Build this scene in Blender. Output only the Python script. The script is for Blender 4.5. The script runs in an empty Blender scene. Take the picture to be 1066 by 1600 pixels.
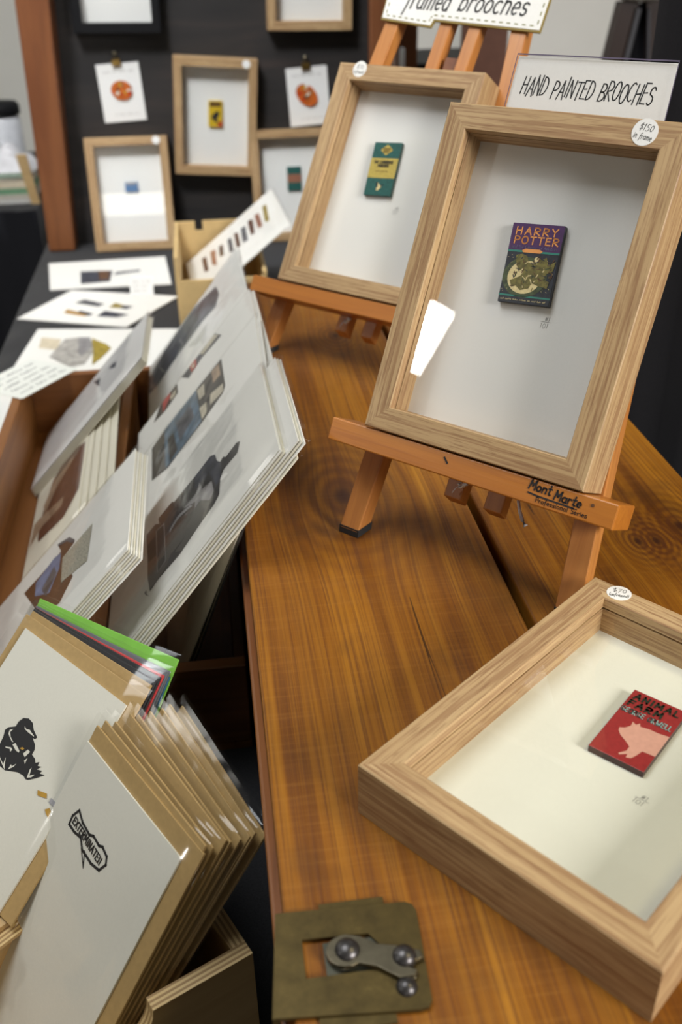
import bpy, bmesh, math, random
from math import sin, cos, pi, radians
from mathutils import Matrix, Vector, noise
from mathutils.geometry import tessellate_polygon
random.seed(7)
S = bpy.context.scene
COL = S.collection

# ------------------------------------------------------------------ camera, world, lights, exposure
# metres; the top of the wooden trunk is z = 0, its length runs along Y, the floor is at z = FLOOR
FLOOR, CLOTH = -0.94, -0.186
cam = bpy.data.cameras.new('camera'); camo = bpy.data.objects.new('camera', cam); COL.objects.link(camo)
camo.matrix_world = Matrix.Translation((0, 0, .3893)) @ Matrix.Rotation(-.1274, 4, 'Z') @ Matrix.Rotation(1.0306, 4, 'X') @ Matrix.Rotation(-.0175, 4, 'Z')
cam.sensor_fit = 'VERTICAL'; cam.sensor_height = 23.6; cam.lens = 1532.6/1600*23.6
cam.clip_start = .02; cam.clip_end = 50
cam.dof.use_dof = True; cam.dof.focus_distance = .63; cam.dof.aperture_fstop = 5.0
S.camera = camo
S.view_settings.view_transform = 'Standard'; S.view_settings.look = 'None'
S.view_settings.gamma = 1; S.view_settings.use_curve_mapping = False
S.view_settings.exposure = 0.12
S.cycles.transparent_max_bounces = 48
S.cycles.max_bounces = 10

W0 = bpy.data.worlds.new('world'); S.world = W0; W0.use_nodes = True
bg = W0.node_tree.nodes['Background']; bg.inputs[0].default_value = (1.0, .93, .78, 1); bg.inputs[1].default_value = .055

def area(name, loc, target, sx, sy, power, color):
    l = bpy.data.lights.new(name, 'AREA'); l.shape = 'RECTANGLE'; l.size = sx; l.size_y = sy
    l.energy = power; l.color = color
    o = bpy.data.objects.new(name, l); COL.objects.link(o)
    o.location = loc
    d = Vector(target) - Vector(loc)
    o.rotation_euler = d.to_track_quat('-Z', 'Y').to_euler()
    return o
area('assumed_window_right', (1.95, -1.75, 1.35), (.1, .7, .05), 1.0, .9, 106, (1.0, .965, .94))  # assumed window, out of view; inferred from light on right-hand faces
area('assumed_window_back', (1.9, 2.5, 1.7), (.2, .6, 0), .7, .8, 15, (.95, .98, 1.0))  # assumed window behind right, out of view; inferred from the flat frame's shadows
area('assumed_skylight', (-.62, .95, 2.25), (.0, 1.75, 0), 1.2, 1.2, 36, (.95, .98, 1.0))  # assumed unseen overhead opening; shifted to light the board as well
area('assumed_window_left', (-2.45, .082, 1.372), (.14, .6, .15), .095, .25, 5.0, (1.0, .98, .92))  # assumed small window, unseen; placed to reflect as a patch in the front glass
area('added_glare_light_behind', (-.48, -2.6, .615), (-.1, 2.0, .0), .75, .14, 2.6, (1.0, .96, .86))  # added thin unseen light for the glare band on the standing frame's glass
area('added_warm_light', (1.0, .1, 1.5), (.0, .45, -.1), .35, .35, 6, (1.0, .84, .44))  # added warm light, unseen; set right so the chest shades the gap
area('board_fill_light', (-.75, .45, 2.1), (-.05, 2.15, .02), .4, .4, 4.2, (.97, .98, 1.0)).data.spread = radians(50)  # added narrow-spread fill light that brightens the dim display board
area('wall_fill_light', (-2.4, 2.3, 1.5), (-.9, 3.5, .3), .8, 1.0, 16, (1.0, .97, .90))  # added fill light for the grey back-left wall, no real window behind it

# ------------------------------------------------------------------ materials
MATS = {}
def nt(name):
    m = bpy.data.materials.new(name); m.use_nodes = True
    n = m.node_tree
    return m, n, n.nodes['Principled BSDF']
def link(n, a, b): n.links.new(a, b)
def node(n, t, **kw):
    x = n.nodes.new(t)
    for k, v in kw.items(): setattr(x, k, v)
    return x
def mathn(n, op, a, b=None):
    x = node(n, 'ShaderNodeMath', operation=op)
    for i, v in enumerate((a, b)):
        if v is None: continue
        if isinstance(v, (int, float)): x.inputs[i].default_value = v
        else: link(n, v, x.inputs[i])
    return x.outputs[0]
def ramp(n, fac, stops):
    r = node(n, 'ShaderNodeValToRGB'); e = r.color_ramp.elements
    while len(e) < len(stops): e.new(.5)
    for i, (p, c) in enumerate(stops):
        e[i].position = p; e[i].color = (*c, 1)
    link(n, fac, r.inputs[0]); return r.outputs[0]
def mixc(n, fac, a, b, mode='MIX'):
    x = node(n, 'ShaderNodeMix', data_type='RGBA', blend_type=mode)
    for i, v in ((0, fac), (6, a), (7, b)):
        if isinstance(v, (int, float)): x.inputs[i].default_value = v
        elif isinstance(v, tuple): x.inputs[i].default_value = (*v, 1)
        else: link(n, v, x.inputs[i])
    return x.outputs[2]
def coords(n, scale=(1, 1, 1), rnd=True):
    tc = node(n, 'ShaderNodeTexCoord'); v = tc.outputs['Object']
    if rnd:
        oi = node(n, 'ShaderNodeObjectInfo')
        a = node(n, 'ShaderNodeVectorMath', operation='SCALE'); a.inputs[0].default_value = (3.1, 1.7, 2.3)
        link(n, oi.outputs['Random'], a.inputs['Scale'])
        b = node(n, 'ShaderNodeVectorMath', operation='ADD'); link(n, v, b.inputs[0]); link(n, a.outputs[0], b.inputs[1]); v = b.outputs[0]
    mp = node(n, 'ShaderNodeMapping'); mp.inputs['Scale'].default_value = scale
    link(n, v, mp.inputs[0]); return mp.outputs[0]
def noisen(n, vec, scale, detail=4, rough=.55, dist=0):
    x = node(n, 'ShaderNodeTexNoise'); x.inputs['Scale'].default_value = scale; x.inputs['Detail'].default_value = detail
    x.inputs['Roughness'].default_value = rough; x.inputs['Distortion'].default_value = dist
    link(n, vec, x.inputs['Vector']); return x.outputs['Fac']
def bump(n, b, h, strength, dist=.001):
    x = node(n, 'ShaderNodeBump'); x.inputs['Strength'].default_value = strength; x.inputs['Distance'].default_value = dist
    link(n, h, x.inputs['Height']); link(n, x.outputs[0], b.inputs['Normal'])

def plain(name, rgb, rough=.6, var=.08, scale=60, metal=0, spec=.5, bmp=0):
    """flat-coloured procedural material with a little mottling"""
    if name in MATS: return MATS[name]
    m, n, b = nt(name)
    f = noisen(n, coords(n), scale, 3)
    lo = tuple(c*(1-var) for c in rgb); hi = tuple(min(1, c*(1+var)) for c in rgb)
    link(n, ramp(n, f, [(.3, lo), (.7, hi)]), b.inputs['Base Color'])
    b.inputs['Roughness'].default_value = rough; b.inputs['Metallic'].default_value = metal
    b.inputs['Specular IOR Level'].default_value = spec
    if bmp: bump(n, b, noisen(n, coords(n), scale*4, 3), bmp)
    MATS[name] = m; return m

def grain_wood(name, light, dark, pore, across=220, along=7, rough=.5, porestr=.8, axis=0, coat=0):
    """straight-grained wood, grain along the object's own X (axis 0), Y (1) or Z (2)"""
    m, n, b = nt(name)
    s1 = [across*.35]*3; s1[axis] = along*.5
    s2 = [across]*3; s2[axis] = along
    s3 = [across*2.6]*3; s3[axis] = along*5
    f1 = noisen(n, coords(n, tuple(s1)), 1, 4, .6, .6)
    f2 = noisen(n, coords(n, tuple(s2)), 1, 3, .6, .4)
    f3 = noisen(n, coords(n, tuple(s3)), 1, 2, .5)
    c = ramp(n, f1, [(.32, dark), (.62, light)])
    pf = ramp(n, f2, [(.52, (0, 0, 0)), (.64, (1, 1, 1))])
    c = mixc(n, mathn(n, 'MULTIPLY', pf, porestr), c, pore)
    c = mixc(n, mathn(n, 'MULTIPLY', f3, .35), c, tuple(x*.7 for x in dark))
    link(n, c, b.inputs['Base Color']); b.inputs['Roughness'].default_value = rough
    b.inputs['Coat Weight'].default_value = coat; b.inputs['Coat Roughness'].default_value = .25
    bump(n, b, f2, .15, .0006)
    return m
def oak_grain():
    m, n, b = nt('oak_wood')
    f1 = noisen(n, coords(n, (6, 60, 60)), 1, 3, .55, .8)          # broad, faint cathedral figure
    f2 = noisen(n, coords(n, (60, 950, 950)), 1, 2, .5, .3)        # short dark pores
    f3 = noisen(n, coords(n, (9, 430, 430)), 1, 3, .6, .35)        # growth lines
    c = ramp(n, f1, [(.3, (.43, .285, .140)), (.7, (.52, .36, .190))])
    c = mixc(n, mathn(n, 'MULTIPLY', ramp(n, f3, [(.46, (0, 0, 0)), (.60, (1, 1, 1))]), .72), c, (.27, .145, .068))
    c = mixc(n, mathn(n, 'MULTIPLY', ramp(n, f2, [(.54, (0, 0, 0)), (.66, (1, 1, 1))]), .45), c, (.19, .09, .042))
    link(n, c, b.inputs['Base Color']); b.inputs['Roughness'].default_value = .5; b.inputs['Specular IOR Level'].default_value = .35
    bump(n, b, f2, .12, .0005)
    return m
OAK = oak_grain()
BEECH = grain_wood('orange_beech_wood', (.56, .235, .060), (.46, .175, .040), (.33, .11, .035), 240, 8, .38, .35, 1, .25)
BEECHX = grain_wood('orange_beech_rail_wood', (.52, .19, .026), (.42, .14, .018), (.30, .085, .02), 240, 8, .36, .3, 0, .25)
POSTW = grain_wood('reddish_post_wood', (.26, .095, .032), (.17, .055, .018), (.11, .035, .014), 60, 4, .5, .3, 2)
DRAW = grain_wood('brown_drawer_wood', (.30, .125, .035), (.20, .075, .02), (.12, .04, .012), 70, 4, .42, .35, 1)
DRAWX = grain_wood('brown_drawer_end_wood', (.28, .11, .033), (.19, .07, .02), (.12, .04, .012), 70, 4, .42, .35, 0)
PLY = grain_wood('birch_plywood_face', (.58, .40, .19), (.50, .33, .145), (.42, .26, .11), 90, 5, .5, .25, 0)
KRAFTBOX = plain('kraft_board', (.60, .42, .185), .7, .08, 40)
APRON = grain_wood('varnished_apron_wood', (.30, .105, .025), (.19, .055, .013), (.09, .025, .008), 120, 5, .35, .5, 1, .3)

def ply_edge():
    m, n, b = nt('plywood_layered_edge')
    v = coords(n, (1, 1, 1), False)
    sx = node(n, 'ShaderNodeSeparateXYZ'); link(n, v, sx.inputs[0])
    f = mathn(n, 'FRACT', mathn(n, 'MULTIPLY', sx.outputs['Y'], 330))
    link(n, ramp(n, f, [(.0, (.60, .43, .20)), (.48, (.62, .45, .21)), (.54, (.30, .18, .07)), (.95, (.34, .21, .085))]), b.inputs['Base Color'])
    b.inputs['Roughness'].default_value = .6; return m
PLYE = ply_edge()

def table_wood():
    m, n, b = nt('varnished_pine_plank')
    tc = node(n, 'ShaderNodeTexCoord'); p = tc.outputs['Object']
    # knots push the grain lines sideways
    sep = node(n, 'ShaderNodeSeparateXYZ'); link(n, p, sep.inputs[0])
    x, y = sep.outputs['X'], sep.outputs['Y']
    shift, dark, ring = None, None, None
    for kx, ky, kr in ((.087, .668, .0155), (.2905, .568, .006), (.304, .5666, .006), (.33, .583, .009), (.128, 1.02, .008)):
        dx = mathn(n, 'SUBTRACT', x, kx); dy = mathn(n, 'MULTIPLY', mathn(n, 'SUBTRACT', y, ky), .55)
        d = mathn(n, 'SQRT', mathn(n, 'ADD', mathn(n, 'MULTIPLY', dx, dx), mathn(n, 'MULTIPLY', dy, dy)))
        g = mathn(n, 'POWER', 2.718, mathn(n, 'MULTIPLY', mathn(n, 'MULTIPLY', d, d), -1/(2*(kr*2.2)**2)))
        s = mathn(n, 'MULTIPLY', g, mathn(n, 'MULTIPLY', dx, -.45))
        shift = s if shift is None else mathn(n, 'ADD', shift, s)
        core = mathn(n, 'POWER', 2.718, mathn(n, 'MULTIPLY', mathn(n, 'MULTIPLY', d, d), -1/(2*(kr*.42)**2)))
        rg = mathn(n, 'MULTIPLY', g, mathn(n, 'ADD', mathn(n, 'MULTIPLY', mathn(n, 'SINE', mathn(n, 'MULTIPLY', d, 9/kr)), .5), .5))
        dark = core if dark is None else mathn(n, 'ADD', dark, core)
        ring = rg if ring is None else mathn(n, 'ADD', ring, rg)
    cx = node(n, 'ShaderNodeCombineXYZ'); link(n, mathn(n, 'ADD', x, shift), cx.inputs[0]); link(n, y, cx.inputs[1]); link(n, sep.outputs['Z'], cx.inputs[2])
    def mapped(sc):
        mp = node(n, 'ShaderNodeMapping'); mp.inputs['Scale'].default_value = sc; link(n, cx.outputs[0], mp.inputs[0]); return mp.outputs[0]
    big = noisen(n, mapped((15, 1.3, 5)), 1, 3, .6, .2)
    mid = noisen(n, mapped((85, 1.9, 20)), 1, 4, .6, .12)
    fine = noisen(n, mapped((480, 4, 60)), 1, 2, .6, .08)
    saw = noisen(n, mapped((20, 330, 20)), 1, 2, .6)
    c = ramp(n, mid, [(.26, (.085, .026, .003)), (.45, (.25, .090, .006)), (.74, (.45, .195, .016))])
    c = mixc(n, mathn(n, 'MULTIPLY', ramp(n, big, [(.35, (1, 1, 1)), (.6, (0, 0, 0))]), .62), c, (.15, .048, .006))
    c = mixc(n, mathn(n, 'MULTIPLY', ramp(n, fine, [(.47, (0, 0, 0)), (.64, (1, 1, 1))]), .60), c, (.10, .032, .009))
    c = mixc(n, mathn(n, 'MULTIPLY', ramp(n, saw, [(.5, (0, 0, 0)), (.7, (1, 1, 1))]), .15), c, (.38, .17, .03))
    c = mixc(n, mathn(n, 'MINIMUM', mathn(n, 'MULTIPLY', ring, .70), .85), c, (.10, .03, .009))
    c = mixc(n, mathn(n, 'MINIMUM', mathn(n, 'MULTIPLY', dark, .9), .95), c, (.045, .016, .008))
    ck = noisen(n, mapped((46, 1.5, 5)), 1, 2, .5, .25)            # long thin cracks
    ckm = mathn(n, 'LESS_THAN', mathn(n, 'ABSOLUTE', mathn(n, 'SUBTRACT', ck, .66)), .004)
    c = mixc(n, mathn(n, 'MULTIPLY', ckm, .75), c, (.022, .009, .004))
    st = noisen(n, mapped((14, 9, 5)), 1, 3, .6)
    c = mixc(n, mathn(n, 'MULTIPLY', ramp(n, st, [(.56, (0, 0, 0)), (.70, (1, 1, 1))]), .55), c, (.065, .026, .008))
    link(n, c, b.inputs['Base Color'])
    link(n, ramp(n, noisen(n, mapped((30, 30, 30)), 1, 3), [(.3, (.42,)*3), (.7, (.58,)*3)]), b.inputs['Roughness'])
    b.inputs['Specular IOR Level'].default_value = .25; b.inputs['Coat Weight'].default_value = .06; b.inputs['Coat Roughness'].default_value = .22
    bump(n, b, mathn(n, 'ADD', fine, mathn(n, 'MULTIPLY', saw, .6)), .25, .0008)
    return m
TABLE = table_wood()

def dark_board():
    m, n, b = nt('dark_stained_board')
    v = coords(n, (3, 3, 26), False)
    c = ramp(n, noisen(n, v, 1, 4, .6, .4), [(.3, (.011, .0105, .011)), (.55, (.022, .019, .018)), (.75, (.042, .030, .026))])
    link(n, c, b.inputs['Base Color']); b.inputs['Roughness'].default_value = .62; return m
BOARD = dark_board()

def cloth(name, rgb):
    m, n, b = nt(name)
    w = noisen(n, coords(n, (900, 900, 900), False), 1, 2)
    c = ramp(n, w, [(.3, tuple(x*.8 for x in rgb)), (.7, tuple(x*1.25 for x in rgb))])
    link(n, c, b.inputs['Base Color']); b.inputs['Roughness'].default_value = .95; b.inputs['Specular IOR Level'].default_value = .15
    b.inputs['Sheen Weight'].default_value = .15
    bump(n, b, w, .3, .0005); return m
GREYCLOTH = cloth('charcoal_table_cloth', (.020, .020, .022))
BLACKCLOTH = cloth('black_cloth', (.0065, .0065, .0085))

def paper(name, rgb, rough=.75):
    if name in MATS: return MATS[name]
    m, n, b = nt(name)
    f = noisen(n, coords(n, (1, 1, 1)), 900, 3)
    c = ramp(n, f, [(.3, tuple(x*.965 for x in rgb)), (.7, tuple(min(1, x*1.01) for x in rgb))])
    link(n, c, b.inputs['Base Color']); b.inputs['Roughness'].default_value = rough; b.inputs['Specular IOR Level'].default_value = .25
    bump(n, b, f, .08, .0003)
    MATS[name] = m; return m
WHITE = paper('white_print_paper', (.78, .765, .72))
CREAM = paper('cream_print_paper', (.72, .68, .56))
BACK = paper('white_backing_paper', (.80, .80, .765))
CARD = paper('white_card', (.82, .815, .79))
SHADECARD = paper('shaded_white_card', (.655, .645, .575))  # card white darkened and warmed: shade on the near cards put into the colour
KRAFT = plain('kraft_envelope_paper', (.40, .265, .105), .6, .07, 300)
INK = plain('black_ink', (.012, .012, .014), .6)
BLACKP = plain('black_paint', (.006, .006, .007), .7, .08, 60, 0, .2)

def clear(name, gl=.55, rough=.06, wrinkle=0, tint=(1, 1, 1)):
    """thin clear sheet: transparent, with a fresnel gloss"""
    m = bpy.data.materials.new(name); m.use_nodes = True; n = m.node_tree; n.nodes.clear()
    out = node(n, 'ShaderNodeOutputMaterial'); mx = node(n, 'ShaderNodeMixShader')
    tr = node(n, 'ShaderNodeBsdfTransparent'); tr.inputs[0].default_value = (*tint, 1)
    g = node(n, 'ShaderNodeBsdfGlossy'); g.inputs['Roughness'].default_value = rough
    fr = node(n, 'ShaderNodeFresnel'); fr.inputs[0].default_value = 1.5
    if wrinkle:
        bp = node(n, 'ShaderNodeBump'); bp.inputs['Strength'].default_value = wrinkle; bp.inputs['Distance'].default_value = .004
        link(n, noisen(n, coords(n, (1, 1, 1)), 17, 2, .5, .4), bp.inputs['Height'])
        link(n, bp.outputs[0], g.inputs['Normal']); link(n, bp.outputs[0], fr.inputs['Normal'])
    geo = node(n, 'ShaderNodeNewGeometry'); front = mathn(n, 'SUBTRACT', 1.0, geo.outputs['Backfacing'])
    link(n, mathn(n, 'MULTIPLY', mathn(n, 'MULTIPLY', fr.outputs[0], gl), front), mx.inputs[0])
    link(n, tr.outputs[0], mx.inputs[1]); link(n, g.outputs[0], mx.inputs[2]); link(n, mx.outputs[0], out.inputs[0])
    return m
GLASS = clear('picture_glass', 1.0, .0)
CELLO = clear('cellophane', .85, .10, .32, (.995, .995, .99))
ACRYL = clear('clear_acrylic', 1.0, .02, 0, (.97, .97, .97))

def brass():
    m, n, b = nt('aged_brass')
    f = noisen(n, coords(n, (1, 1, 1), False), 90, 5, .65)
    link(n, ramp(n, f, [(.3, (.070, .050, .017)), (.6, (.115, .082, .027)), (.8, (.20, .145, .05))]), b.inputs['Base Color'])
    b.inputs['Metallic'].default_value = .75
    link(n, ramp(n, f, [(.3, (.55,)*3), (.7, (.40,)*3)]), b.inputs['Roughness'])
    bump(n, b, f, .15, .0005); return m
BRASS = brass()
STEEL = plain('worn_steel', (.20, .175, .12), .36, .2, 120, 1)
DARKMETAL = plain('dark_rivet_metal', (.09, .085, .085), .35, .2, 80, .8)
RUBBER = plain('black_rubber', (.015, .015, .015), .7)
CORD = plain('white_cord', (.75, .74, .76), .8, .15, 900)

# ------------------------------------------------------------------ geometry helpers
class MB:
    def __init__(s): s.v = []; s.f = []; s.mi = []; s.mats = []
    def mat(s, m):
        if m not in s.mats: s.mats.append(m)
        return s.mats.index(m)
    def add(s, vs, fs, m):
        o = len(s.v); i = s.mat(m); s.v += [tuple(v) for v in vs]
        for f in fs: s.f.append([o+k for k in f]); s.mi.append(i)
    def hexa(s, p, m, mtop=None):           # 8 points: bottom ring, top ring
        s.add(p, [(3, 2, 1, 0), (0, 1, 5, 4), (1, 2, 6, 5), (2, 3, 7, 6), (3, 0, 4, 7)], m)
        o = len(s.v)-8; s.f.append([o+4, o+5, o+6, o+7]); s.mi.append(s.mat(mtop or m))
    def box(s, a, b, m, mtop=None):
        (x0, y0, z0), (x1, y1, z1) = a, b
        s.hexa([(x0, y0, z0), (x1, y0, z0), (x1, y1, z0), (x0, y1, z0), (x0, y0, z1), (x1, y0, z1), (x1, y1, z1), (x0, y1, z1)], m, mtop)
    def poly(s, pts, z, m):                 # flat shape lying in the local XY plane
        t = tessellate_polygon([[Vector((x, y, 0)) for x, y in pts]])
        vs = [(x, y, z) for x, y in pts]
        fs = []
        for a, b_, c in t:
            A, B, C_ = vs[a], vs[b_], vs[c]
            cr = (B[0]-A[0])*(C_[1]-A[1])-(B[1]-A[1])*(C_[0]-A[0])
            fs.append((a, b_, c) if cr > 0 else (a, c, b_))
        s.add(vs, fs, m)
    def prism(s, pts, z0, z1, m, mtop=None):
        n = len(pts)
        s.poly(pts, z1, mtop or m)
        area_ = sum(pts[i][0]*pts[(i+1) % n][1]-pts[(i+1) % n][0]*pts[i][1] for i in range(n))
        P = pts if area_ > 0 else pts[::-1]
        s.add([(x, y, z0) for x, y in P]+[(x, y, z1) for x, y in P], [(i, (i+1) % n, n+(i+1) % n, n+i) for i in range(n)], m)
        t = tessellate_polygon([[Vector((x, y, 0)) for x, y in P]]); s.add([(x, y, z0) for x, y in P], [tuple(k) for k in t], m)
    def strip(s, pts, w, z, m):             # pen stroke: a ribbon along a polyline in the XY plane
        for (x0, y0), (x1, y1) in zip(pts, pts[1:]):
            d = math.hypot(x1-x0, y1-y0) or 1e-9
            ux, uy = (x1-x0)/d*w*.5, (y1-y0)/d*w*.5
            s.add([(x0-ux+uy, y0-uy-ux, z), (x1+ux+uy, y1+uy-ux, z), (x1+ux-uy, y1+uy+ux, z), (x0-ux-uy, y0-uy+ux, z)], [(0, 1, 2, 3)], m)
    def disc(s, c, rx, ry, z, m, n=28, rot=0):
        s.poly([(c[0]+rx*cos(2*pi*i/n)*cos(rot)-ry*sin(2*pi*i/n)*sin(rot), c[1]+rx*cos(2*pi*i/n)*sin(rot)+ry*sin(2*pi*i/n)*cos(rot)) for i in range(n)], z, m)
    def tube(s, pts, r, m, n=10):
        P = [Vector(p) for p in pts]; rings = []
        for i, p in enumerate(P):
            d = (P[min(i+1, len(P)-1)]-P[max(i-1, 0)]).normalized()
            a = d.orthogonal().normalized(); b_ = d.cross(a)
            rr = r[i] if isinstance(r, (list, tuple)) else r
            rings.append([p+(a*cos(2*pi*k/n)+b_*sin(2*pi*k/n))*rr for k in range(n)])
        vs = [v for q in rings for v in q]; fs = []
        for i in range(len(P)-1):
            for k in range(n): fs.append((i*n+k, i*n+(k+1) % n, (i+1)*n+(k+1) % n, (i+1)*n+k))
        fs.append(tuple(range(n))[::-1]); fs.append(tuple((len(P)-1)*n+k for k in range(n)))
        s.add(vs, fs, m)
    def lathe(s, prof, m, n=28, c=(0, 0, 0)):   # profile (r, z) round the local Z axis
        vs = [(c[0]+r*cos(2*pi*k/n), c[1]+r*sin(2*pi*k/n), c[2]+z) for r, z in prof for k in range(n)]; fs = []
        for i in range(len(prof)-1):
            for k in range(n): fs.append((i*n+k, i*n+(k+1) % n, (i+1)*n+(k+1) % n, (i+1)*n+k))
        fs.append(tuple(range(n))[::-1]); fs.append(tuple((len(prof)-1)*n+k for k in range(n)))
        s.add(vs, fs, m)
    def build(s, name, parent=None, M=None, bevel=0, smooth=False):
        me = bpy.data.meshes.new(name); me.from_pydata(s.v, [], s.f)
        for m in s.mats: me.materials.append(m)
        for p, i in zip(me.polygons, s.mi): p.material_index = i; p.use_smooth = smooth
        bm = bmesh.new(); bm.from_mesh(me); bmesh.ops.remove_doubles(bm, verts=bm.verts, dist=1e-6)
        bm.to_mesh(me); bm.free(); me.update()
        o = bpy.data.objects.new(name, me); COL.objects.link(o)
        if parent: o.parent = parent
        if M is not None: o.matrix_local = M
        if bevel:
            b = o.modifiers.new('bevel', 'BEVEL'); b.width = bevel; b.segments = 2; b.limit_method = 'ANGLE'; b.angle_limit = radians(50)
        return o
def tag(o, label, cat, group=None, kind=None):
    if label: o['label'] = label
    if cat: o['category'] = cat
    if group: o['group'] = group
    if kind: o['kind'] = kind
    return o
def thing(name, label, cat, M=None, group=None):
    o = bpy.data.objects.new(name, None); COL.objects.link(o); o.empty_display_size = .02
    if M is not None: o.matrix_world = M
    return tag(o, label, cat, group)
def copy_thing(o, label=None, M=None):
    c = o.copy(); COL.objects.link(c)
    if label: c['label'] = label
    if M is not None: c.matrix_world = M
    for ch in list(o.children):
        d = ch.copy(); COL.objects.link(d); d.parent = c; d.matrix_local = ch.matrix_local
        for g in list(ch.children):
            e = g.copy(); COL.objects.link(e); e.parent = d; e.matrix_local = g.matrix_local
    return c
def pose(x, y, z, yaw, tilt, roll=0):
    """local X to the right along a leaning sheet, Y up the sheet, Z out of its face"""
    return Matrix.Translation((x, y, z)) @ Matrix.Rotation(yaw, 4, 'Z') @ Matrix.Rotation(pi/2-tilt, 4, 'X') @ Matrix.Rotation(roll, 4, 'Z')
T = Matrix.Translation

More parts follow.
